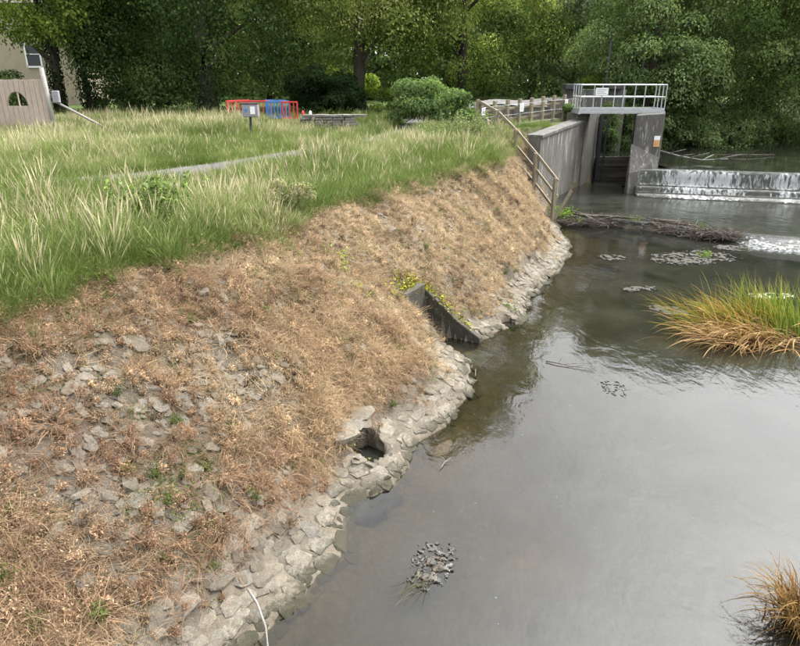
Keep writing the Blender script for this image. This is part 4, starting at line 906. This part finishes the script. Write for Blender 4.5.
weed('dam_plant', 'bright green plant clump at the left end of the driftwood dam', (6.1, 23.45), 44, (.15, .42), .07, [(.06, .11, .02), (.11, .18, .03), (.17, .25, .05)], .28, 307)
weed('bank_shrub', 'leafy dark green shrub alone in the tall grass above the near slope', (-4.35, 11.2), 120, (.45, 1.05), .085, [(.045, .075, .022), (.09, .135, .04), (.20, .26, .10)], .30, 322)
MW = [(.07, .095, .04), (.13, .165, .075), (.21, .24, .13)]
weed('mugwort', 'tall grey green mugwort clump by the top of the slope fence', (2.45, 25.0), 110, (.6, 1.15), .075, MW, .5, 320)
weed('mugwort', 'shorter grey green mugwort left of the fence mugwort', (1.2, 24.4), 60, (.4, .75), .07, MW, .4, 321)
for i, (a, b) in enumerate(((-3.0, 12.4), (-2.2, 11.4), (-3.9, 9.9), (-4.4, 8.9))):
    weed('edge_weed', ('leafy weed under the round shrub', 'leafy weed between the faded weed and the dead slope', 'leafy weed at the grass edge left of the shrub', 'leafy weed at the far left grass edge')[i], (a, b), 26, (.10, .3), .045, [(.06, .09, .02), (.13, .17, .04), (.22, .26, .07)], .24, 310+i)

# ------------------------------------------------------------------ reeds in the river
def blades(name, roots, az, el, L, width, droop, cols, parent, seg=6, seed=0, curl=.09, jitter=.15):
    q = np.random.default_rng(seed); N = len(roots); p = np.array(roots, float); V = []; ww = width*q.uniform(.6, 1.3, N)
    az = np.array(az, float); el = np.array(el, float); dr = droop*q.uniform(.3, 1.6, N); rr = q.uniform(0, math.pi, N)
    h0 = np.stack([np.cos(az), np.sin(az), 0*az], 1); s0_ = np.stack([-np.sin(az), np.cos(az), 0*az], 1); s_ = s0_*np.cos(rr)[:, None]+h0*np.sin(rr)[:, None]*.5+np.array([[0, 0, 1]])*np.sin(rr)[:, None]*.6
    s_ /= np.linalg.norm(s_, axis=1)[:, None]
    for k in range(seg+1):
        f = k/seg; wk = (ww*(1-f**2.2)+.001)[:, None]*.5; V.append(np.stack([p+s_*wk, p-s_*wk], 1))
        p = p+np.stack([np.cos(az)*np.cos(el), np.sin(az)*np.cos(el), np.sin(el)], 1)*(L/seg)[:, None]
        el = el-dr/seg*(.4+1.2*f); az = az+q.normal(0, curl, N); low = p[:, 2] < .015; p[low, 2] = .015+q.random(low.sum())*.03; el[low] = np.maximum(el[low], .0)
    V = np.stack(V, 1)                                     # N, seg+1, 2, 3
    idx = np.arange(N*(seg+1)*2).reshape(N, seg+1, 2)
    F = np.stack([idx[:, :-1, 0], idx[:, :-1, 1], idx[:, 1:, 1], idx[:, 1:, 0]], -1).reshape(-1, 4)
    c0 = palette(cols, N, q.random(N), jitter); f = np.linspace(0, 1, seg+1); 
    col = c0[:, None, None, :]*np.ones((1, seg+1, 2, 1)); 
    col = col*(1-.35*f[None, :, None, None]**3)+np.array([.35, .26, .10])*.35*f[None, :, None, None]**3
    o = link(name, np_mesh(name, V.reshape(-1, 3), F, M['blade'], {'col': ('FLOAT_COLOR', col.reshape(-1, 3))}, smooth=True), parent); o['kind'] = 'stuff'; return o
t = thing('reed_clump', 'large clump of green and orange brown reeds bent over in the river', 'reeds', (7.6, 12.5, 0))
q = np.random.default_rng(5); inv = np.array([7.6, 12.5, 0])
def roots(n, cx, cy, sx_, sy_): return np.stack([q.normal(cx, sx_, n), q.normal(cy, sy_, n), np.full(n, .0)], 1)-inv
GR = [(.04, .075, .012), (.07, .125, .018), (.13, .18, .028), (.22, .22, .05)]; OR = [(.14, .065, .02), (.26, .135, .03), (.34, .205, .05), (.40, .28, .11)]; BR = [(.11, .055, .028), (.24, .135, .068), (.34, .22, .115), (.40, .30, .17)]
n = 420; r_ = roots(n, 8.0, 12.75, .48, .40); blades('green_leaves', r_, q.normal(2.6, .9, n), q.normal(1.25, .17, n), q.uniform(.6, 1.25, n), .026, .5, GR, t, seed=1)
n = 330; r_ = roots(n, 7.1, 12.9, .45, .32); blades('leaning_leaves', r_, q.normal(3.05, .35, n), q.normal(.75, .2, n), q.uniform(.7, 1.2, n), .024, .7, GR[:3]+OR[1:3], t, seed=2)
n = 260; r_ = roots(n, 7.35, 12.7, .5, .35); blades('orange_leaves', r_, q.normal(2.9, .5, n), q.normal(.85, .25, n), q.uniform(.6, 1.1, n), .022, .9, OR, t, seed=3)
n = 560; r_ = roots(n, 7.25, 12.15, .55, .26); blades('dead_leaves', r_, q.normal(3.35, .5, n), q.normal(.50, .25, n), q.uniform(.6, 1.25, n), .022, 1.25, BR, t, seed=4)
t = thing('sedge_clump', 'small brown sedge tussock at the lower right water edge', 'reeds', (3.86, 4.80, 0)); inv = np.array([3.86, 4.80, 0])
n = 430; r_ = roots(n, 3.9, 4.80, .10, .10); r_[:, 2] = q.uniform(.0, .12, n)
blades('dead_leaves', r_, q.uniform(0, 6.283, n), q.normal(.95, .3, n), q.uniform(.35, .75, n), .012, 1.7, [(.03, .014, .008), (.085, .038, .016), (.15, .08, .03), (.25, .16, .065)], t, seed=6, curl=.15)

# ------------------------------------------------------------------ driftwood dam
t = thing('driftwood_dam', 'low dam of sticks and mud across the river below the weir', 'dam', (8.8, 22.5, 0))
DP = catmull([(5.6, 23.6), (6.7, 23.4), (8.8, 22.4), (11.0, 20.9), (12.6, 20.1), (16, 18.9), (21, 17.4)], .12); DT = np.gradient(DP, axis=0); DT /= np.linalg.norm(DT, axis=1)[:, None]; DN = np.stack([-DT[:, 1], DT[:, 0]], 1)
V = []; m_ = len(DP)
for i in range(m_):
    low = float(np.exp(-((DP[i, 0]-12.3)/.8)**2)); hh = .05+.26*float(fbm(i*.12, 0, 1.3, 4, 3))-.20*float(sstep(11.0, 11.6, DP[i, 0]))
    for off, z in ((-.42, -.5), (-.30+.1*float(vnoise(i, 1, .3)), .06), (-.12, hh*.8), (.1, hh), (.35, hh*.85), (.6, .1), (.7, -.5)):
        V.append((*(DP[i]+DN[i]*(off+R.uniform(-.09, .09))), z+R.uniform(-.06, .05)))
idx = np.arange(m_*7).reshape(m_, 7); F = np.stack([idx[:-1, :-1], idx[1:, :-1], idx[1:, 1:], idx[:-1, 1:]], -1).reshape(-1, 4)[:, ::-1]
P0(link('mud_bank', np_mesh('mud_bank', np.array(V), F, M['dam_mud']), t), t)
kmax = int(np.argmax(DP[:, 0] > 11.2)); clus = [min(max(int(R.gauss(c_, 3.2)), 0), kmax) for c_ in [R.randrange(0, kmax) for _ in range(16)] for _ in range(12)]+list(range(0, kmax))
mb = MB()
for i in range(950):
    k = R.choice(clus); p = DP[k]+DN[k]*(R.uniform(-.6, .4)+.25*math.sin(DP[k, 0]*1.7)); a = math.atan2(DT[k, 1], DT[k, 0])+R.gauss(0, .95); L = R.uniform(.15, .8); z = .22+R.uniform(-.18, .10)-.14*math.exp(-((DP[k, 0]-12.3)/.7)**2)
    e = R.gauss(0, .22); d_ = Vector((math.cos(a), math.sin(a), e))*L*.5; c = Vector((p[0], p[1], z)); r0 = R.uniform(.005, .016)
    mb.tube([c-d_, c+Vector((R.gauss(0, .03), R.gauss(0, .03), R.gauss(0, .02))), c+d_], [r0, r0*.8, r0*.4], 4, False)
o = P0(mb.build('twigs', M['driftwood'], t), t); o['kind'] = 'stuff'
for i in range(14):
    k = R.randrange(4, kmax-8); p = DP[k]+DN[k]*R.uniform(-.3, .3); a = math.atan2(DT[k, 1], DT[k, 0])+R.gauss(0, .45); L = R.uniform(.7, 1.5); d_ = Vector((math.cos(a), math.sin(a), R.gauss(0, .05)))*L*.5; c = Vector((p[0], p[1], .27+R.uniform(0, .08))); r0 = R.uniform(.025, .05)
    mb = MB(); mb.tube([c-d_, c-d_*.3+Vector((0, 0, R.gauss(0, .03))), c+d_*.4+Vector((R.gauss(0, .05), R.gauss(0, .05), 0)), c+d_], [r0, r0*.95, r0*.8, r0*.5], 7); P0(mb.build('branch', M['driftwood'], t, smooth=True), t)
# water spilling over the dam
V = []; fo = []; OF = [(.35, .27, .0), (.0, .28, .05), (-.25, .27, .2), (-.38, .2, .42), (-.44, .08, .5), (-.52, .02, .5), (-.75, .012, .34), (-1.1, .008, .05)]
sel = [i for i in range(m_) if DP[i, 0] > 6.4]
for i in sel:
    open_ = float(sstep(.48, .6, fbm(i*.12, 2, .9, 31, 3))); run = float(sstep(10.9, 11.8, DP[i, 0])*(1-sstep(14.5, 17, DP[i, 0]))); ex = .55+run*1.5
    for off, z, f_ in OF:
        o2 = off*(ex if off < -.4 else 1); jj = R.uniform(-.02, .02)
        V.append((*(DP[i]+DN[i]*(o2+jj)), z+R.uniform(0, .014))); fo.append(f_*(.30+.46*max(open_, run))+.03*run)
n_ = len(OF); idx = np.arange(len(sel)*n_).reshape(len(sel), n_); F = np.stack([idx[:-1, :-1], idx[1:, :-1], idx[1:, 1:], idx[:-1, 1:]], -1).reshape(-1, 4)
P0(link('water_sheet', np_mesh('water_sheet', np.array(V), F, M['fall'], {'foam': ('FLOAT', fo)}, smooth=True), t), t)

# ------------------------------------------------------------------ floating mats and drift
def mat_blob(name, label, cx, cy, lx, ly, ang, mat, seed, thr=.42, cat='weed mat', cell=.03, h=.014, z=.004):
    nx_, ny_ = int(lx*2/cell), int(ly*2/cell); V = []; F_ = []; ix = {}
    ca, sa = math.cos(ang), math.sin(ang)
    ux, uy = np.meshgrid(np.linspace(-1, 1, nx_), np.linspace(-1, 1, ny_)); e = 1-(ux**2+uy**2)
    f = (fbm(ux*lx, uy*ly, 11 if cell > .02 else 26, seed, 4)-.5)*1.9+.42+np.clip(e, -1, .5)*.55-.12; keep = f > thr
    def vid(i, j):
        if (i, j) not in ix:
            a, b = ux[j, i]*lx, uy[j, i]*ly; edge = min(1.0, max(0.0, (f[j, i]-thr)/.12)); ix[(i, j)] = len(V)
            V.append((a*ca-b*sa+R.uniform(-.01, .01), a*sa+b*ca+R.uniform(-.01, .01), z+h*edge*(.3+1.2*float(vnoise(a, b, 16, seed)))))
        return ix[(i, j)]
    for j in range(ny_-1):
        for i in range(nx_-1):
            if keep[j, i]: F_.append((vid(i, j), vid(i+1, j), vid(i+1, j+1), vid(i, j+1)))
    # skirt below the water so that the mat has thickness
    top = len(V); V2 = [(x_, y_, -.04) for x_, y_, _ in V]; F2 = [tuple(top+k for k in reversed(f_)) for f_ in F_]
    cnt = {}
    for f_ in F_:
        for a, b in zip(f_, f_[1:]+f_[:1]): cnt[(a, b)] = 1
    F3 = [(b, a, a+top, b+top) for (a, b) in cnt if (b, a) not in cnt]
    o = link(name, np_mesh(name, np.array(V+V2), [*F_, *F2, *F3], mat), None, (cx, cy, 0)); return set_props(o, label, cat)
mat_blob('weed_mat', 'small oval grey weed mat left of the large mat', 6.3, 18.5, .42, .32, .1, M['scum'], 1)
mat_blob('weed_mat', 'large ragged grey weed mat below the dam', 8.7, 18.5, 1.35, .75, .25, M['scum'], 2, .44)
mat_blob('weed_mat', 'long thin weed mat midway to the reeds', 6.1, 15.5, .5, .2, .2, M['scum'], 3)
mat_blob('weed_mat', 'pale weed mat against the left tips of the reeds', 6.2, 13.9, .45, .32, 2.4, M['scum'], 4)
mat_blob('weed_mat', 'weed mat right under the foaming end of the dam', 10.6, 19.6, .7, .35, -.3, M['scum'], 5)
mat_blob('lily_mat', 'pale green floating leaf mat at the right edge', 9.15, 14.9, .55, .22, .0, M['lily'], 6, .36)
mat_blob('foam_patch', 'small white foam patch alone on the open water', 3.68, 9.9, .22, .34, .1, M['white_scum'], 7, .72, 'foam', .014, .01)
mat_blob('scum_drift', 'white and brown scum clump drifting on the near water', .36, 5.62, .24, .40, -.3, M['white_scum'], 8, .60, 'scum', .012, .015)
mat_blob('scum_drift', 'brown weed clump caught in the white scum', .34, 5.55, .12, .26, -.3, M['driftwood'], 9, .46, 'scum', .014, .025)
q = np.random.default_rng(12); n = 24; r_ = np.stack([q.normal(.24, .07, n), q.normal(5.4, .12, n), q.uniform(.003, .008, n)], 1)
o = blades('trailing_weed', r_, q.normal(-2.25, .25, n), np.zeros(n), q.uniform(.12, .45, n), .006, 0, [(.035, .036, .014), (.06, .06, .022), (.09, .085, .04)], None, seed=8)
del o['kind']; set_props(o, 'thin green weed trailing from the white scum clump', 'water weed')
q = np.random.default_rng(77); V = []; F_ = []                  # flecks of foam drifting on the river
for i in range(240):
    x_, y_ = q.uniform(.2, 9), q.uniform(4.3, 19); r_ = q.uniform(.003, .009)*(1+y_*.03)
    if float(river_dist([x_], [y_])[0][0]) > -.1: continue
    b_ = len(V); V += [(x_+math.cos(a)*r_*q.uniform(.6, 1.3), y_+math.sin(a)*r_*q.uniform(.6, 1.3), .001) for a in np.linspace(0, 5.2, 6)]+[(x_, y_, .007)]; F_ += [(b_+k, b_+(k+1) % 6, b_+6) for k in range(6)]
set_props(link('foam_flecks', np_mesh('foam_flecks', np.array(V), F_, M['fleck'])), 'tiny pale foam flecks drifting all over the river', 'foam', kind='stuff')
def stick(name, label, pts, r, mat, twigs=()):
    mb = MB(); mb.tube(pts, [r*(1-.6*i/(len(pts)-1)) for i in range(len(pts))], 7)
    for a, b in twigs: mb.tube([a, ((a[0]+b[0])/2+.01, (a[1]+b[1])/2, (a[2]+b[2])/2+.01), b], [r*.5, r*.4, r*.2], 5)
    return set_props(mb.build(name, mat, smooth=True), label, 'stick')
stick('pale_stick', 'pale bent stick lying from the toe into the near water', [(-1.50, 4.95, .30), (-1.38, 4.80, .27), (-1.27, 4.62, .16), (-1.22, 4.45, .03), (-1.2, 4.3, -.08)], .014, M['pale_stick'])
stick('floating_twig', 'thin dark twig floating on open water below the toe', [(2.75, 11.0, .02), (2.95, 10.88, .03), (3.2, 10.75, .02)], .012, M['driftwood'], [((2.95, 10.88, .03), (3.1, 11.1, .12)), ((3.05, 10.83, .03), (3.45, 10.9, .02)), ((3.2, 10.75, .02), (3.6, 10.62, .01))])
stick('floating_twig', 'pale twig in the shallow olive water beside the toe', [(.55, 7.45, .01), (.62, 7.6, .03), (.72, 7.72, .02)], .006, M['pale_stick'], [((.62, 7.6, .03), (.58, 7.72, .04)), ((.62, 7.6, .03), (.75, 7.64, .02))])
stick('floating_twig', 'short pale reed stem off the culvert mouth', [(1.35, 10.35, .02), (1.38, 10.6, .05)], .007, M['pale_stick'])
stick('fallen_branch', 'bleached branch reaching over the weir crest from the thicket', [(12.4, 31.6, 1.75), (13.2, 31.0, 1.55), (14.1, 30.6, 1.42), (15.2, 30.4, 1.5)], .05, M['pale_stick'], [((13.2, 31, 1.55), (13.6, 30.4, 1.72)), ((13.6, 30.8, 1.5), (14.2, 30.2, 1.8)), ((14.1, 30.6, 1.42), (14.9, 31.2, 1.62)), ((12.8, 31.3, 1.65), (13.3, 30.7, 1.9)), ((14.6, 30.5, 1.45), (15.6, 30.0, 1.75))])
stick('fallen_branch', 'thin bare branch lying on the upstream water', [(16.0, 33.2, 1.35), (17.4, 33.0, 1.4), (19.0, 33.4, 1.36)], .04, M['driftwood'], [((17.4, 33, 1.4), (17.8, 32.6, 1.7)), ((16.6, 33.1, 1.38), (16.9, 32.7, 1.62))])
stick('grey_log', 'short dark log stuck in the slope below the fence', [(4.35, 21.6, 1.0), (4.6, 21.2, .92), (4.85, 20.75, .78)], .10, M['bark'])

# ------------------------------------------------------------------ play frame, barriers, box, seat, poles, house
t = thing('play_frame', 'weathered timber play frame with arched window and sloping handrail', 'play frame', (-14.2, 25, 2.6)); gz = float(ground_z(-14.2, 25)); ztop = 4.95; XL, XR = -16.2, -13.02; nb = 17; bw = (XR-XL)/nb; AX, AZ, AR, AH = -14.12, 4.03, .38, .50
for i in range(nb):
    xa, xb = XL+i*bw+.006, XL+(i+1)*bw-.006; xm = (xa+xb)/2; jt = R.uniform(-.015, .015); dy = R.uniform(-.006, .006)
    if xb > AX-AR and xa < AX+AR:
        mb = MB(); mb.box((xm, 25+dy, (gz-.1+AZ)/2), (xb-xa, .05, AZ-gz+.1)); xs_ = np.linspace(xa, xb, 6)
        lo = [(k, AZ+.002+AH*math.sqrt(max(0, 1-((k-AX)/AR)**2))) for k in xs_]; hi_ = [(k, ztop+jt) for k in xs_]
        V = [(k, 25+dy+o_, z_) for o_ in (-.025, .025) for k, z_ in lo+hi_]; F_ = []
        for k in range(5): F_ += [(k, k+1, k+7, k+6), (k+12, k+18, k+19, k+13), (k, k+12, k+13, k+1), (k+6, k+7, k+19, k+18)]
        F_ += [(0, 6, 18, 12), (5, 17, 23, 11)]; mb.add(V, F_)
    else: mb = MB(); mb.box((xm, 25+dy, (gz-.1+ztop+jt)/2), (xb-xa, .05, ztop+jt-gz+.1))
    P0(mb.build('board', M['pale_timber'], t, .004), t)
mb = MB(); mb.box((AX+.05, 25, AZ+.24), (.035, .04, .48)); P0(mb.build('window_bar', M['pale_timber'], t), t)
mb = MB(); V = [(AX+math.cos(a)*AR, 25.0, AZ+math.sin(a)*AH) for a in np.linspace(0, math.pi, 11)]; mb.tube(V, .025, 6); P0(mb.build('arch_trim', M['timber'], t), t)
mb = MB(); mb.tube([(-12.92, 25, gz-.1), (-13.02, 25, 5.35)], [.09, .075], 10); P0(mb.build('post', M['grey_rail'], t, smooth=True), t)
mb = MB(); mb.tube([(-15.9, 26.6, gz-.1), (-15.9, 26.6, 5.1)], .08, 10); P0(mb.build('post', M['grey_rail'], t, smooth=True), t)
mb = MB(); mb.tube([(-12.85, 25.1, 4.22), (-11.0, 25.6, 3.05)], .042, 8); P0(mb.build('handrail', M['grey_rail'], t, smooth=True), t)
mb = MB(); mb.box((-12.72, 25.1, 4.35), (.22, .2, .42), .2, .01); P0(mb.build('bracket_box', M['box_grey'], t, .02), t)

def barrier(label, x, y, rz, mat, w=2.0, gw=0):
    z = float(ground_z(x, y)); t = thing('pedestrian_barrier', label, 'barrier', (x, y, z), rz, 'plastic barriers by the beech')
    mb = MB(); mb.box((0, 0, 1.0), (w, .05, .08)); mb.box((0, 0, .26), (w, .05, .08)); mb.box((-w/2+.03, 0, .63), (.06, .048, .66)); mb.box((w/2-.03, 0, .63), (.06, .048, .66)); mb.build('frame', mat, t, .01)
    n = int(w/.17)
    for i in range(1, n): mb = MB(); mb.box((-w/2+w*i/n, 0, .63), (.035, .035, .66)); mb.build('bar', mat, t)
    for s in (-1, 1): mb = MB(); mb.box((s*w*.36, 0, .11), (.1, .55, .05)); mb.box((s*w*.36, 0, .18), (.06, .06, .1)); mb.build('foot', M['dark_metal'], t, .01)
barrier('red plastic barrier turned edgewise at the left of the row', -8.05, 33.6, 1.05, M['red'], 1.6)
barrier('red plastic barrier facing out behind the grey box', -7.0, 33.2, .12, M['red'], 1.3)
barrier('blue plastic barrier nearest the red end barrier', -5.95, 32.9, .12, M['blue'], 1.1)
barrier('blue plastic barrier standing just behind the other blue one', -6.2, 33.7, -.5, M['blue'], 1.3)
barrier('narrow red plastic barrier at the right end of the row', -5.35, 32.7, -.25, M['red'], .85)
for nm, lb, x, m_s in (('red_post', 'short red marker post behind the stone stack', -4.55, 'red'), ('white_post', 'short white marker post behind the stone stack', -4.2, 'white_sign')):
    z = float(ground_z(x, 31.5)); mb = MB(); mb.tube([(x, 31.5, z-.1), (x, 31.5, z+.62), (x, 31.5, z+.70), (x, 31.5, z+.74)], [.07, .07, .055, .03], 10); set_props(mb.build(nm, M[m_s], smooth=True), lb, 'post')
t = thing('utility_box', 'grey metal box with faded notices on a leaning post', 'box', (-5.32, 24, 2.7)); gz = float(ground_z(-5.32, 24))
mb = MB(); mb.tube([(-5.42, 24, gz-.2), (-5.34, 24, 3.72)], .045, 8); P0(mb.build('post', M['dark_metal'], t), t)
mb = MB(); mb.box((-5.32, 24, 3.92), (.56, .3, .44), .05); P0(mb.build('case', M['box_grey'], t, .03), t)
mb = MB(); mb.box((-5.32, 24, 4.155), (.60, .34, .03), .05); P0(mb.build('lid', M['dark_metal'], t, .006), t)
for dx, m_s, w_, h_ in ((.10, 'white_sign', .17, .26), (-.14, 'blue', .10, .10)):
    mb = MB(); mb.box((-5.32+dx, 23.84, 3.93), (w_, .008, h_), .05); P0(mb.build('notice', M[m_s], t), t)
t = thing('stone_stack', 'low curved stack of flat grey stone slabs in the grass', 'stone stack', (-3.2, 29.2, 2.8)); gz = float(ground_z(-3.2, 29.2))-.05
for c_ in range(7):
    xx = -4.55+.05*c_
    while xx < -2.1:
        L_ = R.uniform(.35, .7); yy = 29.3+.12*(xx+3.2)**2; mb = MB(); mb.box((xx+L_/2, yy+R.uniform(-.04, .04), gz+.05+c_*.115), (L_-.012, .5+R.uniform(-.06, .06), .096), .24*(xx+L_/2+3.2), .012); P0(mb.build('slab', M['slab'], t, .012), t); xx += L_
for lb, x, y, h_ in (('slim dark metal pole directly behind the platform sign end', 11.45, 37.9, 7.3), ('dark metal pole further right above the platform railing', 13.45, 38.2, 7.6)):
    z = float(ground_z(x, y)); t = thing('metal_pole', lb, 'pole', (x, y, z)); mb = MB(); mb.tube([(0, 0, -.1), (0, 0, .9), (0, 0, .92), (0, 0, h_-z)], [.10, .10, .07, .055], 10); mb.build('shaft', M['dark_metal'], t, smooth=True)
    mb = MB(); mb.tube([(0, 0, h_-z), (0, 0, h_-z+.05)], [.075, .04], 10); mb.build('cap', M['dark_metal'], t)
t = thing('stone_house', 'pale stone house with white framed window behind the trees', 'house', (-29, 56, 3)); HX0, HX1, HY0, HY1, HZ = -38.0, -24.8, 53.0, 61.0, 10.2
mb = MB(); mb.box(((HX0+HX1)/2, (HY0+HY1)/2, (2.6+HZ)/2), (HX1-HX0, HY1-HY0, HZ-2.6)); P0(mb.build('wall', M['house_wall'], t), t)
V = [(HX0-.4, HY0-.4, HZ), (HX1+.4, HY0-.4, HZ), (HX1+.4, HY1+.4, HZ), (HX0-.4, HY1+.4, HZ), (HX0-.4, (HY0+HY1)/2, HZ+3.4), (HX1+.4, (HY0+HY1)/2, HZ+3.4)]
mb = MB(); mb.add(V, [(0, 1, 5, 4), (2, 3, 4, 5), (1, 2, 5), (3, 0, 4), (3, 2, 1, 0)]); P0(mb.build('roof', M['roof'], t), t)
for wx, wz in ((-28.0, 6.6), (-32.5, 6.6), (-32.5, 3.9)):
    mb = MB(); mb.box((wx, HY0-.02, wz), (1.05, .10, 1.5)); wo = P0(mb.build('window', M['window_glass'], t), t)
    for a, b, c_, d_ in ((-.55, 0, .10, 1.62), (.55, 0, .10, 1.62), (0, .80, 1.2, .12), (0, -.80, 1.25, .12), (0, .1, 1.0, .06)):
        mb = MB(); mb.box((wx+a, HY0-.09, wz+b), (c_, .09, d_)); mb.build('window_frame', M['white_sign'], wo)
